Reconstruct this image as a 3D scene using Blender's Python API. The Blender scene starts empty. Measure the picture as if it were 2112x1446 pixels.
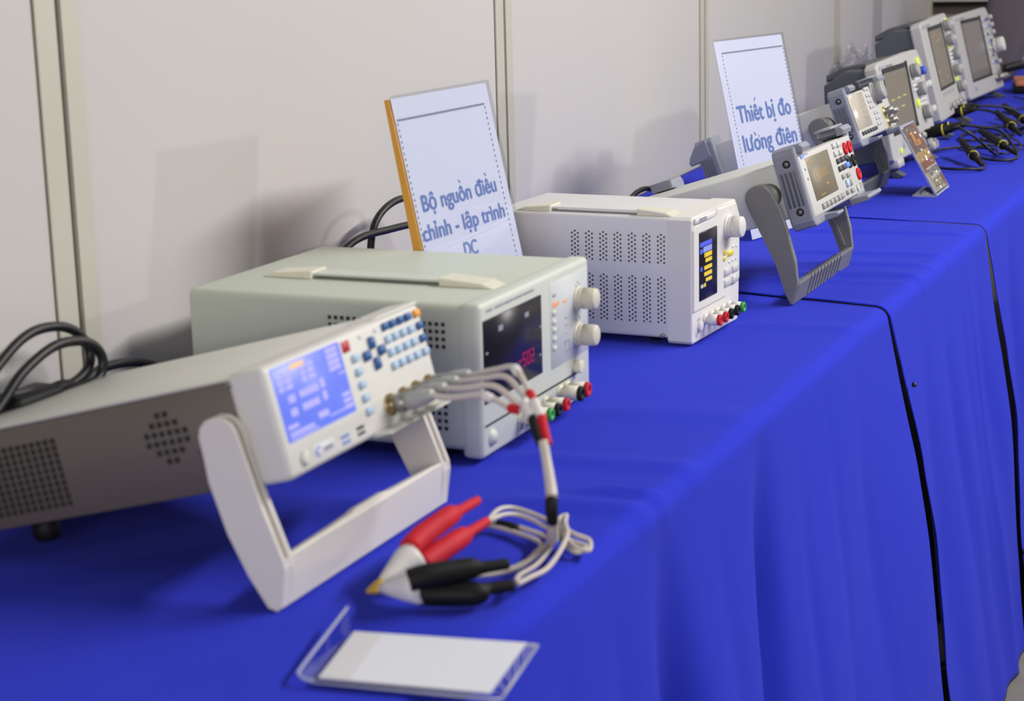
import bpy, bmesh, math, random
from mathutils import Vector, Matrix, noise
random.seed(7)
S = bpy.context.scene
COL = S.collection
T = 0.785                                   # table height above the floor; all positions below are relative to the table top

# ---------------------------------------------------------------- camera, world, lights, exposure
cam_d = bpy.data.cameras.new('camera')
cam = bpy.data.objects.new('camera', cam_d); COL.objects.link(cam); S.camera = cam
F_PX, PITCH, ROLL, YAW = 3777.7, .220176, .0260523, .424151
cam_d.sensor_width = 36.0; cam_d.lens = F_PX/2112*36.0
cam_d.clip_start = .05; cam_d.clip_end = 60
fwd = Vector((-math.sin(YAW)*math.cos(PITCH), math.cos(YAW)*math.cos(PITCH), -math.sin(PITCH)))
rgt = Vector((math.cos(YAW), math.sin(YAW), 0)); dwn = fwd.cross(rgt)
c_, s_ = math.cos(ROLL), math.sin(ROLL)
r2 = c_*rgt + s_*dwn; d2 = -s_*rgt + c_*dwn
m = Matrix((r2, -d2, -fwd)).transposed().to_4x4(); m.translation = (0, 0, .443+T)
cam.matrix_world = m
cam_d.dof.use_dof = True; cam_d.dof.focus_distance = 2.45; cam_d.dof.aperture_fstop = 9.0

W = bpy.data.worlds.new('hall'); S.world = W; W.use_nodes = True
W.node_tree.nodes['Background'].inputs[0].default_value = (.78, .80, .88, 1)
W.node_tree.nodes['Background'].inputs[1].default_value = .055

def lamp(name, loc, target, sx, sy, watts, col=(1, .97, .93)):
    d = bpy.data.lights.new(name, 'AREA'); d.shape = 'RECTANGLE'; d.size = sx; d.size_y = sy
    d.energy = watts; d.color = col
    o = bpy.data.objects.new(name, d); COL.objects.link(o)
    o.location = Vector(loc)+Vector((0, 0, T))
    v = Vector(target)-Vector(loc)
    o.rotation_euler = v.to_track_quat('-Z', 'Y').to_euler()
    return o
lamp('aisle_lamp', (1.45, 2.75, 2.0), (-.8, 2.0, 0), 2.6, .12, 74)
lamp('rear_area_light', (.9, -3.4, 1.0), (-.7, 1.6, 0), 2.6, 1.4, 62, (1, .95, .90))  # unseen soft source behind the camera, added to light the sides facing it
lamp('hall_area_light', (.6, 6.0, 2.3), (-.6, 3.6, 0), 1.2, .5, 12)
lamp('hall_area_light', (-.6, 8.2, 2.0), (-.9, 10.2, .6), 1.2, .5, 45)  # unseen light, added only to brighten the far wall
lamp('hall_area_light', (2.6, 6.3, 1.12), (-1.0, 1.6, .1), .14, .14, 25, (1, .95, .92))

S.view_settings.view_transform = 'Standard'; S.view_settings.look = 'None'
S.view_settings.exposure = .76; S.view_settings.gamma = 1.0; S.view_settings.use_curve_mapping = False

# ---------------------------------------------------------------- materials
def lin(c):
    c /= 255.0
    return c/12.92 if c <= .04045 else ((c+.055)/1.055)**2.4
def rgb(r, g, b): return (lin(r), lin(g), lin(b), 1)
def mat(name, col, rough=.5, metal=0., spec=.5, bump=0., scale=200., emis=None, estr=0., mottling=0., trans=0.):
    M = bpy.data.materials.new(name); M.use_nodes = True
    nt = M.node_tree; b = nt.nodes['Principled BSDF']
    b.inputs['Base Color'].default_value = col; b.inputs['Roughness'].default_value = rough
    b.inputs['Metallic'].default_value = metal; b.inputs['Specular IOR Level'].default_value = spec
    if trans: b.inputs['Transmission Weight'].default_value = trans
    if emis:
        b.inputs['Emission Color'].default_value = emis; b.inputs['Emission Strength'].default_value = estr
    if bump or mottling:
        tc = nt.nodes.new('ShaderNodeTexCoord'); n = nt.nodes.new('ShaderNodeTexNoise')
        n.inputs['Scale'].default_value = scale; n.inputs['Detail'].default_value = 3
        nt.links.new(tc.outputs['Object'], n.inputs['Vector'])
        if bump:
            bp = nt.nodes.new('ShaderNodeBump'); bp.inputs['Strength'].default_value = bump; bp.inputs['Distance'].default_value = .001
            nt.links.new(n.outputs['Fac'], bp.inputs['Height']); nt.links.new(bp.outputs['Normal'], b.inputs['Normal'])
        if mottling:
            n2 = nt.nodes.new('ShaderNodeTexNoise'); n2.inputs['Scale'].default_value = scale*.03; n2.inputs['Detail'].default_value = 4
            nt.links.new(tc.outputs['Object'], n2.inputs['Vector'])
            mx = nt.nodes.new('ShaderNodeMix'); mx.data_type = 'RGBA'
            mx.inputs['A'].default_value = tuple(v*(1-mottling) for v in col[:3])+(1,); mx.inputs['B'].default_value = tuple(min(1, v*(1+mottling)) for v in col[:3])+(1,)
            nt.links.new(n2.outputs['Fac'], mx.inputs['Factor']); nt.links.new(mx.outputs['Result'], b.inputs['Base Color'])
    return M
def clear_mat(name, tint=(1, 1, 1, 1), gloss=.12, rough=.03, bump=0.):
    M = bpy.data.materials.new(name); M.use_nodes = True; nt = M.node_tree
    out = nt.nodes['Material Output']; nt.nodes.remove(nt.nodes['Principled BSDF'])
    t = nt.nodes.new('ShaderNodeBsdfTransparent'); t.inputs[0].default_value = tint
    g = nt.nodes.new('ShaderNodeBsdfGlossy'); g.inputs['Roughness'].default_value = rough
    fr = nt.nodes.new('ShaderNodeFresnel'); fr.inputs['IOR'].default_value = 1.45
    ad = nt.nodes.new('ShaderNodeMath'); ad.operation = 'ADD'; ad.inputs[1].default_value = gloss; ad.use_clamp = True
    mx = nt.nodes.new('ShaderNodeMixShader')
    if bump:
        tc = nt.nodes.new('ShaderNodeTexCoord'); n = nt.nodes.new('ShaderNodeTexNoise'); n.inputs['Scale'].default_value = 45
        n.inputs['Detail'].default_value = 2; n.inputs['Distortion'].default_value = 1.5
        bp = nt.nodes.new('ShaderNodeBump'); bp.inputs['Strength'].default_value = bump; bp.inputs['Distance'].default_value = .01
        nt.links.new(tc.outputs['Object'], n.inputs['Vector']); nt.links.new(n.outputs['Fac'], bp.inputs['Height'])
        nt.links.new(bp.outputs['Normal'], g.inputs['Normal'])
    ge = nt.nodes.new('ShaderNodeNewGeometry'); bk = nt.nodes.new('ShaderNodeMath'); bk.operation = 'SUBTRACT'; bk.inputs[0].default_value = 1
    ml = nt.nodes.new('ShaderNodeMath'); ml.operation = 'MULTIPLY'
    nt.links.new(ge.outputs['Backfacing'], bk.inputs[1]); nt.links.new(fr.outputs[0], ad.inputs[0])
    nt.links.new(ad.outputs[0], ml.inputs[0]); nt.links.new(bk.outputs[0], ml.inputs[1]); nt.links.new(ml.outputs[0], mx.inputs[0])
    nt.links.new(t.outputs[0], mx.inputs[1]); nt.links.new(g.outputs[0], mx.inputs[2]); nt.links.new(mx.outputs[0], out.inputs[0])
    return M
def glow(name, col, s): return mat(name, (0.01, 0.01, 0.01, 1), .4, emis=col, estr=s*.54)

M = {}
M['wall'] = mat('painted_board', rgb(184, 181, 179), .55, bump=.05, scale=120, mottling=.02)
M['alu'] = mat('aluminium_post', rgb(184, 181, 168), .45, metal=.1, mottling=.04)
M['gap_brown'] = mat('brown_gap', rgb(96, 82, 54), .8)
M['gap_grey'] = mat('grey_gap', rgb(110, 106, 100), .8)
M['carpet'] = mat('grey_carpet', rgb(118, 114, 108), .95, bump=.8, scale=500, mottling=.25)
M['far'] = mat('far_board', rgb(158, 148, 146), .7, mottling=.05, scale=60)
M['rail'] = mat('far_rail', rgb(178, 176, 168), .5)
M['black'] = mat('black_plastic', rgb(26, 26, 28), .45)
M['rubber'] = mat('black_rubber', rgb(13, 13, 15), .6, spec=.25)
M['cable'] = mat('black_cable', rgb(20, 20, 23), .42, spec=.35)
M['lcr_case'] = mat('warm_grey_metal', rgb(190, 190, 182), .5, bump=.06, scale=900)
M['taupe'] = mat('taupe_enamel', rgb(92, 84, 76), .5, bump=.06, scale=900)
M['ivory'] = mat('ivory_plastic', rgb(206, 205, 200), .5, bump=.04, scale=900)
M['ivory_side'] = mat('ivory_plastic_handle', rgb(212, 208, 200), .5, bump=.04, scale=900)
M['psu_case'] = mat('green_grey_metal', rgb(183, 190, 177), .5, bump=.06, scale=900)
M['psu_front'] = mat('pale_green_grey_plastic', rgb(192, 196, 188), .5)
M['psu_panel'] = mat('blue_grey_overlay', rgb(190, 194, 196), .5)
M['white_case'] = mat('light_grey_metal', rgb(206, 206, 208), .45, bump=.05, scale=900)
M['white_front'] = mat('off_white_plastic', rgb(212, 210, 206), .5)
M['cream'] = mat('cream_plastic', rgb(208, 206, 188), .5)
M['knob'] = mat('cream_knob', rgb(200, 196, 180), .5)
M['hole'] = mat('vent_hole', rgb(34, 32, 30), .9)
M['lens'] = mat('dark_display_window', rgb(22, 20, 34), .3, spec=.3)
M['lcd_blue'] = glow('blue_backlight', rgb(112, 134, 255), 1.0)
M['lcd_text'] = glow('pale_lcd_text', rgb(190, 186, 255), 1.0)
M['lcd_orange'] = glow('orange_lcd_tab', rgb(255, 208, 160), 1.0)
M['led_magenta'] = glow('magenta_digits', rgb(180, 20, 105), .7)
M['led_white'] = glow('white_indicator', rgb(190, 190, 210), .55)
M['led_orange'] = glow('orange_button_light', rgb(250, 178, 130), .9)
M['scr_blue'] = glow('blue_readout', rgb(84, 100, 245), 1.0)
M['scr_pale'] = glow('pale_blue_readout', rgb(150, 165, 250), 1.0)
M['scr_yel'] = glow('yellow_readout', rgb(236, 206, 56), 1.1)
M['scr_white'] = glow('white_readout', rgb(220, 220, 215), .9)
M['amber'] = glow('amber_readout', rgb(190, 150, 90), .9)
M['trace'] = glow('yellow_trace', rgb(240, 215, 130), .9)
M['key_blue'] = mat('blue_key', rgb(38, 88, 148), .45)
M['key_pale'] = mat('pale_blue_key', rgb(166, 190, 216), .45)
M['key_white'] = mat('white_key', rgb(188, 189, 190), .45)
M['key_grey'] = mat('grey_key', rgb(150, 150, 150), .45)
M['key_dark'] = mat('dark_key', rgb(62, 62, 66), .45)
M['key_orange'] = mat('orange_key', rgb(240, 160, 50), .45)
M['key_lit_blue'] = mat('lit_blue_key', rgb(80, 120, 240), .4, emis=rgb(80, 120, 240), estr=.28)
M['key_yel'] = mat('yellow_key', rgb(214, 196, 60), .45)
M['key_lime'] = mat('lime_lit_key', rgb(190, 215, 70), .4, emis=rgb(190, 215, 70), estr=.25)
M['red'] = mat('red_plastic', rgb(188, 32, 44), .6, spec=.2)
M['red_badge'] = mat('red_badge', rgb(176, 30, 48), .45)
M['green'] = mat('green_plastic', rgb(50, 150, 62), .45)
M['blue_cap'] = mat('blue_cap', rgb(50, 80, 205), .4)
M['gold'] = mat('brass_plated', rgb(176, 154, 112), .34, metal=.9)
M['brass_tip'] = mat('dull_brass', rgb(196, 160, 62), .5, metal=.35)
M['nickel'] = mat('nickel_plated', rgb(150, 148, 142), .4, metal=.7)
M['grey_boot'] = mat('translucent_grey_boot', rgb(176, 178, 176), .35, trans=.25)
M['bumper'] = mat('slate_rubber', rgb(130, 133, 147), .6, bump=.08, scale=700)
M['bumper_dark'] = mat('dark_slate_rubber', rgb(82, 83, 93), .6)
M['handle_grey'] = mat('charcoal_handle', rgb(112, 112, 110), .5, bump=.1, scale=1200)
M['meter_case'] = mat('meter_grey_metal', rgb(198, 200, 198), .5, bump=.05, scale=900)
M['meter_front'] = mat('meter_white_plastic', rgb(184, 183, 181), .5)
M['meter_lcd'] = mat('dim_olive_display', rgb(116, 107, 90), .42)
M['gen_lcd'] = mat('pale_dim_display', rgb(186, 178, 164), .22)
M['scope_front'] = mat('scope_light_plastic', rgb(172, 171, 170), .5)
M['scope_side'] = mat('scope_bezel_plastic', rgb(192, 190, 190), .5)
M['scope_case'] = mat('scope_dark_case', rgb(70, 74, 82), .55)
M['scope_lcd'] = mat('brown_grey_display', rgb(120, 113, 102), .3)  # brown tone of the hall's reflection put into the base colour
M['scope_lcd_off'] = mat('grey_display_off', rgb(116, 111, 110), .22)
M['paper'] = mat('white_paper', rgb(222, 223, 238), .75)
M['paper2'] = mat('white_card', rgb(212, 214, 222), .6)
M['ink'] = mat('blue_ink', rgb(110, 134, 190), .7)
M['ink_grey'] = mat('grey_ink', rgb(140, 142, 160), .7)
M['amber_edge'] = mat('amber_acrylic', rgb(205, 148, 52), .3)
M['clear'] = clear_mat('clear_acrylic', (.93, .94, .96, 1), .05)
M['clear_edge'] = mat('acrylic_edge', rgb(196, 200, 222), .25, trans=.4)
M['film'] = clear_mat('crinkled_film', (.98, .98, .98, 1), .18, .08, bump=.5)
M['bag'] = clear_mat('crumpled_plastic_film', (.93, .93, .95, 1), .16, .35, bump=.5)
M['white_cable'] = mat('ivory_cable', rgb(192, 184, 176), .5)
M['white_plastic'] = mat('white_plastic', rgb(214, 212, 208), .5)
M['yellow_ring'] = mat('yellow_ring', rgb(200, 194, 52), .5)
M['photo_brown'] = mat('photo_brown_ink', rgb(112, 92, 78), .6, mottling=.3, scale=900)
M['photo_orange'] = mat('photo_orange_ink', rgb(224, 150, 60), .6)
M['photo_tan'] = mat('photo_tan_ink', rgb(196, 162, 98), .6, mottling=.2, scale=900)
M['photo_rust'] = mat('photo_rust_ink', rgb(150, 92, 70), .6, mottling=.3, scale=900)
M['photo_pale'] = mat('photo_pale_ink', rgb(184, 180, 152), .6, mottling=.1, scale=900)
M['photo_grey'] = mat('photo_grey_ink', rgb(124, 130, 124), .6)
M['bag_fabric'] = mat('charcoal_fabric', rgb(98, 91, 95), .95, bump=.4, scale=400, mottling=.12)
M['leather'] = mat('tan_leather', rgb(206, 128, 84), .45, mottling=.1, scale=300)
M['logo_blue'] = mat('logo_blue', rgb(110, 140, 220), .5)
M['logo_grey'] = mat('logo_grey', rgb(150, 152, 168), .5)
M['label_pale'] = mat('pale_label', rgb(206, 206, 214), .5)
M['flap'] = mat('grey_translucent_tab', rgb(170, 172, 182), .4, trans=.3)

def cloth_mat():
    Mt = bpy.data.materials.new('royal_blue_cloth'); Mt.use_nodes = True; nt = Mt.node_tree; b = nt.nodes['Principled BSDF']
    b.inputs['Base Color'].default_value = rgb(38, 50, 188); b.inputs['Roughness'].default_value = .9; b.inputs['Specular IOR Level'].default_value = .08
    b.inputs['Sheen Weight'].default_value = .03; b.inputs['Sheen Roughness'].default_value = .5
    tc = nt.nodes.new('ShaderNodeTexCoord')
    n = nt.nodes.new('ShaderNodeTexNoise'); n.inputs['Scale'].default_value = 900; n.inputs['Detail'].default_value = 2
    mp = nt.nodes.new('ShaderNodeMapping'); mp.inputs['Scale'].default_value = (6, 16, 3)
    n2 = nt.nodes.new('ShaderNodeTexNoise'); n2.inputs['Scale'].default_value = 1.6; n2.inputs['Detail'].default_value = 5; n2.inputs['Distortion'].default_value = .7
    ad = nt.nodes.new('ShaderNodeMath'); ad.operation = 'MULTIPLY_ADD'; ad.inputs[1].default_value = .05
    bp = nt.nodes.new('ShaderNodeBump'); bp.inputs['Strength'].default_value = .13; bp.inputs['Distance'].default_value = .004
    nt.links.new(tc.outputs['Object'], n.inputs['Vector']); nt.links.new(tc.outputs['Object'], mp.inputs['Vector'])
    nt.links.new(mp.outputs['Vector'], n2.inputs['Vector']); nt.links.new(n.outputs['Fac'], ad.inputs[0]); nt.links.new(n2.outputs['Fac'], ad.inputs[2])
    nt.links.new(ad.outputs[0], bp.inputs['Height']); nt.links.new(bp.outputs['Normal'], b.inputs['Normal'])
    return Mt
M['cloth'] = cloth_mat()

# ---------------------------------------------------------------- mesh helpers
class MB:
    """collects shapes into one bmesh; build() links it as one object"""
    def __init__(s): s.bm = bmesh.new(); s.mats = []; s.mi = 0
    def use(s, m):
        if m not in s.mats: s.mats.append(m)
        s.mi = s.mats.index(m); return s
    def _fin(s, geom_faces, smooth=False):
        for f in geom_faces: f.material_index = s.mi; f.smooth = smooth
    def box(s, x0, x1, y0, y1, z0, z1, bev=0., seg=2, rot=None, piv=None):
        t = bmesh.new()
        vs = [t.verts.new((x, y, z)) for x in (x0, x1) for y in (y0, y1) for z in (z0, z1)]
        for q in ((0, 1, 3, 2), (4, 6, 7, 5), (0, 4, 5, 1), (2, 3, 7, 6), (0, 2, 6, 4), (1, 5, 7, 3)): t.faces.new([vs[i] for i in q])
        if bev: bmesh.ops.bevel(t, geom=t.edges[:], offset=bev, segments=seg, profile=.5, affect='EDGES')
        if rot is not None:
            bmesh.ops.rotate(t, verts=t.verts[:], cent=piv or Vector(((x0+x1)/2, (y0+y1)/2, (z0+z1)/2)), matrix=rot)
        s._merge(t, bev > 0); return s
    def _merge(s, t, smooth=False):
        bmesh.ops.recalc_face_normals(t, faces=t.faces[:])
        mp = {v: s.bm.verts.new(v.co) for v in t.verts}
        for f in t.faces:
            try:
                g = s.bm.faces.new([mp[v] for v in f.verts]); g.material_index = s.mi; g.smooth = smooth
            except ValueError: pass
        t.free()
    def prism(s, pts, axis, a, b, bev=0., seg=2):
        """extrude a 2-D polygon along axis from a to b. axis y: pts are (x,z); axis x: (y,z); axis z: (x,y)"""
        t = bmesh.new()
        def P(p, h): return {'y': (p[0], h, p[1]), 'x': (h, p[0], p[1]), 'z': (p[0], p[1], h)}[axis]
        A = [t.verts.new(P(p, a)) for p in pts]; B = [t.verts.new(P(p, b)) for p in pts]
        t.faces.new(A); t.faces.new(B[::-1]); n = len(pts)
        for i in range(n): t.faces.new((A[i], B[i], B[(i+1) % n], A[(i+1) % n]))
        if bev:
            cap = [e for e in t.edges if len(set(v in A for v in e.verts)) == 1]
            bmesh.ops.bevel(t, geom=cap, offset=bev, segments=seg, profile=.5, affect='EDGES')
        s._merge(t, False); return s
    def lathe(s, prof, o, d, n=24, ribs=0, ribd=0.):
        """prof: (dist along d, radius)"""
        d = Vector(d).normalized(); u = d.orthogonal().normalized(); v = d.cross(u); o = Vector(o)
        t = bmesh.new(); rings = []
        for h, r in prof:
            ring = []
            for k in range(n):
                a = 2*math.pi*k/n; rr = r*(1-ribd*(k % 2)) if ribs else r
                ring.append(t.verts.new(o+d*h+(u*math.cos(a)+v*math.sin(a))*rr))
            rings.append(ring)
        for a, b in zip(rings, rings[1:]):
            for k in range(n): t.faces.new((a[k], a[(k+1) % n], b[(k+1) % n], b[k]))
        t.faces.new(rings[0][::-1]); t.faces.new(rings[-1])
        s._merge(t, True)
        return s
    def cyl(s, o, d, h, r, n=20, bev=0.):
        if bev: return s.lathe([(0, r), (h-bev, r), (h-bev*.3, r-bev*.3), (h, r-bev)], o, d, n)
        return s.lathe([(0, r), (h, r)], o, d, n)
    def tube(s, pts, r, n=10, sub=6, closed=False):
        P = [Vector(p) for p in pts]; rad = r if isinstance(r, (list, tuple)) else [r]*len(P)
        C = []; R = []
        for i in range(len(P)-1):
            p0 = P[max(i-1, 0)]; p1 = P[i]; p2 = P[i+1]; p3 = P[min(i+2, len(P)-1)]
            for k in range(sub):
                t_ = k/sub
                C.append(.5*((2*p1)+(p2-p0)*t_+(2*p0-5*p1+4*p2-p3)*t_*t_+(3*p1-p0-3*p2+p3)*t_**3)); R.append(rad[i]*(1-t_)+rad[i+1]*t_)
        C.append(P[-1]); R.append(rad[-1])
        t = bmesh.new(); rings = []; u = None
        for i, c in enumerate(C):
            d = (C[min(i+1, len(C)-1)]-C[max(i-1, 0)]).normalized()
            u = d.orthogonal().normalized() if u is None else (u-d*u.dot(d)).normalized()
            v = d.cross(u)
            rings.append([t.verts.new(c+(u*math.cos(2*math.pi*k/n)+v*math.sin(2*math.pi*k/n))*R[i]) for k in range(n)])
        for a, b in zip(rings, rings[1:]):
            for k in range(n): t.faces.new((a[k], a[(k+1) % n], b[(k+1) % n], b[k]))
        t.faces.new(rings[0][::-1]); t.faces.new(rings[-1])
        s._merge(t, True); return s
    def quadprism(s, q, th):
        """a flat plate: four (or more) 3-D corners and a thickness along their normal"""
        q = [Vector(p) for p in q]; n = (q[1]-q[0]).cross(q[2]-q[0]).normalized()*th
        t = bmesh.new(); A = [t.verts.new(p) for p in q]; B = [t.verts.new(p+n) for p in q]; k = len(q)
        t.faces.new(A[::-1]); t.faces.new(B)
        for i in range(k): t.faces.new((A[i], A[(i+1) % k], B[(i+1) % k], B[i]))
        s._merge(t); return s
    def build(s, name, material=None, parent=None, **props):
        me = bpy.data.meshes.new(name); s.bm.to_mesh(me); s.bm.free()
        for mm in (s.mats or [material]): me.materials.append(mm)
        o = bpy.data.objects.new(name, me); COL.objects.link(o)
        if parent is not None: o.parent = parent
        else: o.location.z += T
        for k, v in props.items(): o[k] = v
        return o

def thing(name, label, cat, P, yaw=0., tilt=0., group=None, scale=1.):
    o = bpy.data.objects.new(name, None); COL.objects.link(o); o.empty_display_size = .05
    w = Vector((-math.sin(yaw), math.cos(yaw), 0)); ou = Vector((math.cos(yaw), math.sin(yaw), 0))
    n = math.cos(tilt)*ou + math.sin(tilt)*Vector((0, 0, 1)); u = -math.sin(tilt)*ou + math.cos(tilt)*Vector((0, 0, 1))
    R = Matrix((n, w, u)).transposed()
    o.rotation_euler = R.to_euler(); o.location = Vector(P)+Vector((0, 0, T)); o.scale = (scale,)*3
    o['label'] = label; o['category'] = cat
    if group: o['group'] = group
    return o
def tag(o, label, cat, group=None):
    o['label'] = label; o['category'] = cat
    if group: o['group'] = group
    return o
def struct(o): o['kind'] = 'structure'; return o

def text_mesh(body, size, bold=.0, align='LEFT'):
    cu = bpy.data.curves.new('txt', 'FONT'); cu.body = body; cu.size = size; cu.offset = bold; cu.align_x = align; cu.extrude = .00008
    o = bpy.data.objects.new('txt', cu); COL.objects.link(o)
    dg = bpy.context.evaluated_depsgraph_get(); me = bpy.data.meshes.new_from_object(o.evaluated_get(dg))
    bpy.data.objects.remove(o); bpy.data.curves.remove(cu); return me
def text_on_panel(name, body, y0, y1, z, parent, m, x=.0006, size=None, bold=.0):
    """text whose width runs from y0 to y1 on the panel plane (x = outward), baseline at z; stroke weight from overlapped copies"""
    # stacked Vietnamese accents are drawn over the plain circumflex / horn letter
    base = {'ế': ('ê', 1), 'ề': ('ê', -1), 'ồ': ('ô', -1), 'ờ': ('o', -1)}
    acc = []; plain = ''.join(base[c][0] if c in base else c for c in body); sz = size or .01
    for i, c in enumerate(body):
        if c in base:
            l = text_mesh(plain[:i], sz); r = text_mesh(plain[:i+1], sz)
            acc.append((max(v.co.x for v in l.vertices), max(v.co.x for v in r.vertices), base[c][1], base[c][0]))
            bpy.data.meshes.remove(l); bpy.data.meshes.remove(r)
    me = text_mesh(plain, sz)
    xs = [v.co.x for v in me.vertices]; a, b = min(xs), max(xs); k = (y1-y0-2*bold)/(b-a)
    bm = bmesh.new()
    for i, (dy, dz) in enumerate(((-bold, 0), (0, 0), (bold, 0), (0, bold*.6), (0, -bold*.6))):
        mp = [bm.verts.new((x+i*.00001, y0+bold+dy+(v.co.x-a)*k, z+dz+v.co.y)) for v in me.vertices if True]
        for p in me.polygons:
            if abs(p.normal.z) > .5 and p.center.z > 0: bm.faces.new([mp[j] for j in p.vertices])
    bmesh.ops.delete(bm, geom=[v for v in bm.verts if not v.link_faces], context='VERTS')
    for l, r, sl, ch in acc:
        if ch == 'o':
            q = [(r-.05*sz, .46*sz), (r+.005*sz, .50*sz), (r+.03*sz, .60*sz), (r-.05*sz, .60*sz), (r-.035*sz, .545*sz)]
            bm.faces.new([bm.verts.new((x+.00004, y0+bold+(X-a)*k, z+Z)) for X, Z in q])
        cx = (l*.45+r*.55)+(.10*sz if ch in 'êô' and sl > 0 else (-.04*sz if ch == 'o' else .02*sz))
        zb = sz*(.60 if ch == 'o' else .80); dx = sl*.055*sz; wd = .045*sz
        q = [(cx-dx-wd, zb), (cx-dx+wd, zb), (cx+dx+wd, zb+.15*sz), (cx+dx-wd, zb+.15*sz)]
        bm.faces.new([bm.verts.new((x+.00005, y0+bold+(X-a)*k, z+Z)) for X, Z in q])
    for f in bm.faces:
        f.normal_update()
        if f.normal.x < 0: f.normal_flip()
    bm.to_mesh(me); bm.free(); me.materials.clear(); me.materials.append(m)
    o = bpy.data.objects.new(name, me); COL.objects.link(o); o.parent = parent
    return o

def key(root, name, y, z, w, h, m, x=0., d=.0025, bev=.0008):
    return MB().box(x-.001, x+d, y-w/2, y+w/2, z-h/2, z+h/2, bev, 1).build(name, m, root)
def round_key(root, name, y, z, r, m, d=.0025, x=0.):
    return MB().cyl((x-.001, y, z), (1, 0, 0), d+.001, r, 18, .0006).build(name, m, root)
def knob(root, y, z, r, d, m, name='knob', skirt=True, x=0.):
    k = MB()
    if skirt: k.lathe([(-.001, r*1.12), (.002, r*1.12), (.003, r)], (x, y, z), (1, 0, 0), 32)
    k.lathe([(.002, r*.98), (d*.35, r*.98)], (x, y, z), (1, 0, 0), 36)
    k.lathe([(d*.3, r), (d-.002, r*.97), (d-.0006, r*.93), (d, r*.85)], (x, y, z), (1, 0, 0), 48, ribs=1, ribd=.035)
    return k.build(name, m, root)
def post(root, y, z, r, L, body, cap, x=0.):
    p = MB().lathe([(-.001, r*1.05), (.002, r*1.05), (.003, r*.72), (.005, r*.72), (.0055, r), (L-.004, r)], (x, y, z), (1, 0, 0), 24, ribs=1, ribd=.03).build('binding_post', body, root)
    c = MB().lathe([(L-.004, r*1.0), (L-.0008, r*1.0), (L, r*.85), (L, r*.45), (L-.003, r*.4)], (x, y, z), (1, 0, 0), 24).build('cap', cap, p)
    return p
def bnc(root, y, z, x=0., m=None, r=.0055, L=.014):
    return MB().lathe([(-.001, r*1.5), (.002, r*1.5), (.0022, r*.9), (L*.5, r*.9), (L*.52, r), (L*.7, r), (L*.72, r*.85), (L, r*.85), (L, r*.3), (L*.6, r*.25)], (x, y, z), (1, 0, 0), 22).build('bnc_socket', m or M['nickel'], root)

# ---------------------------------------------------------------- the setting
WYAW = .0626
def wallX(y): return -.927-.0627*y
WA = Vector((wallX(0), 0, 0)); WD = Vector((-math.sin(WYAW), math.cos(WYAW), 0)); WN = Vector((math.cos(WYAW), math.sin(WYAW), 0))
def wp(s, out, z): v = WA+WD*s+WN*out; return (v.x, v.y, z)
def wall_box(mb, s0, s1, o0, o1, z0, z1):
    t = bmesh.new(); vs = [t.verts.new(wp(s, o, z)) for s in (s0, s1) for o in (o0, o1) for z in (z0, z1)]
    for q in ((0, 1, 3, 2), (4, 6, 7, 5), (0, 4, 5, 1), (2, 3, 7, 6), (0, 2, 6, 4), (1, 5, 7, 3)): t.faces.new([vs[i] for i in q])
    mb._merge(t)
k = 1/math.cos(WYAW)
seams = [1.300*k, 2.382*k, 3.496*k, 4.914*k]; WEND = 6.72*k
b = MB(); edges = [-2.0]+[v for s in seams for v in (s-.004, s+.004)]+[WEND]
for a, c in zip(edges[0::2], edges[1::2]): wall_box(b, a, c, -.03, 0, -T, 1.75)
struct(b.build('wall_left', M['wall']))
for i, s in enumerate(seams):
    b = MB()
    for s0, s1 in ((s-.034, s-.0045), (s+.0045, s+.029)):
        b.use(M['alu']); wall_box(b, s0, s1, -.004, .0025, -T, 1.75)
    b.use(M['gap_brown'] if i == 0 else M['gap_grey'])
    wall_box(b, s-.0045, s+.0045, -.028, -.002, -T, 1.75)
    wall_box(b, s+.029, s+.0305, -.004, .0012, -T, 1.75); wall_box(b, s-.0355, s-.034, -.004, .0006, -T, 1.75)
    struct(b.build('trim_%d' % (i+1)))
b = MB(); b.use(M['alu']); wall_box(b, WEND-.06, WEND+.004, -.034, .004, -T, 1.75); struct(b.build('trim_5'))
struct(MB().box(-6, 5, -3, 13, -T-.02, -T).build('floor', M['carpet']))
b = MB(); b.use(M['far']).box(-6, 5, 10.2, 10.3, -T, 2.6); struct(b.build('wall_far'))
b = MB(); b.use(M['rail']).box(-6, 5, 10.12, 10.2, .064, .15); b.use(M['black']).box(-6, 5, 10.15, 10.2, .036, .064); struct(b.build('trim_6'))

# ---------------------------------------------------------------- tablecloths
XE = -.478
def lerp_tab(tab, z):
    for (a, p), (c, q) in zip(tab, tab[1:]):
        if a >= z >= c: return p+(q-p)*(a-z)/(a-c)
    return tab[-1][1] if z < tab[-1][0] else tab[0][1]
FOLDS = [  # centre at the edge, drift with drop, width, depth, starts at drop
    (1.62, .10, .026, -.022, .03), (1.335, .22, .030, -.026, .05), (1.23, .05, .020, -.012, .06), (1.47, .20, .018, -.009, .10), (1.74, .16, .014, -.007, .08),
    (1.86, .22, .016, -.006, .04), (1.98, .28, .020, -.006, .05), (1.12, .04, .022, -.016, .08), (1.02, .02, .02, -.012, .06), (2.33, .32, .03, -.010, .05),
    (2.46, .42, .026, -.014, .10), (2.58, .42, .02, -.008, .05), (2.72, .44, .03, -.010, .05), (3.02, .42, .04, -.02, .02), (3.25, .3, .05, -.02, .05), (2.66, .4, .012, .008, .02),
    (.9, .02, .03, -.014, .05), (.75, 0, .03, -.014, .05)]
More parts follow.
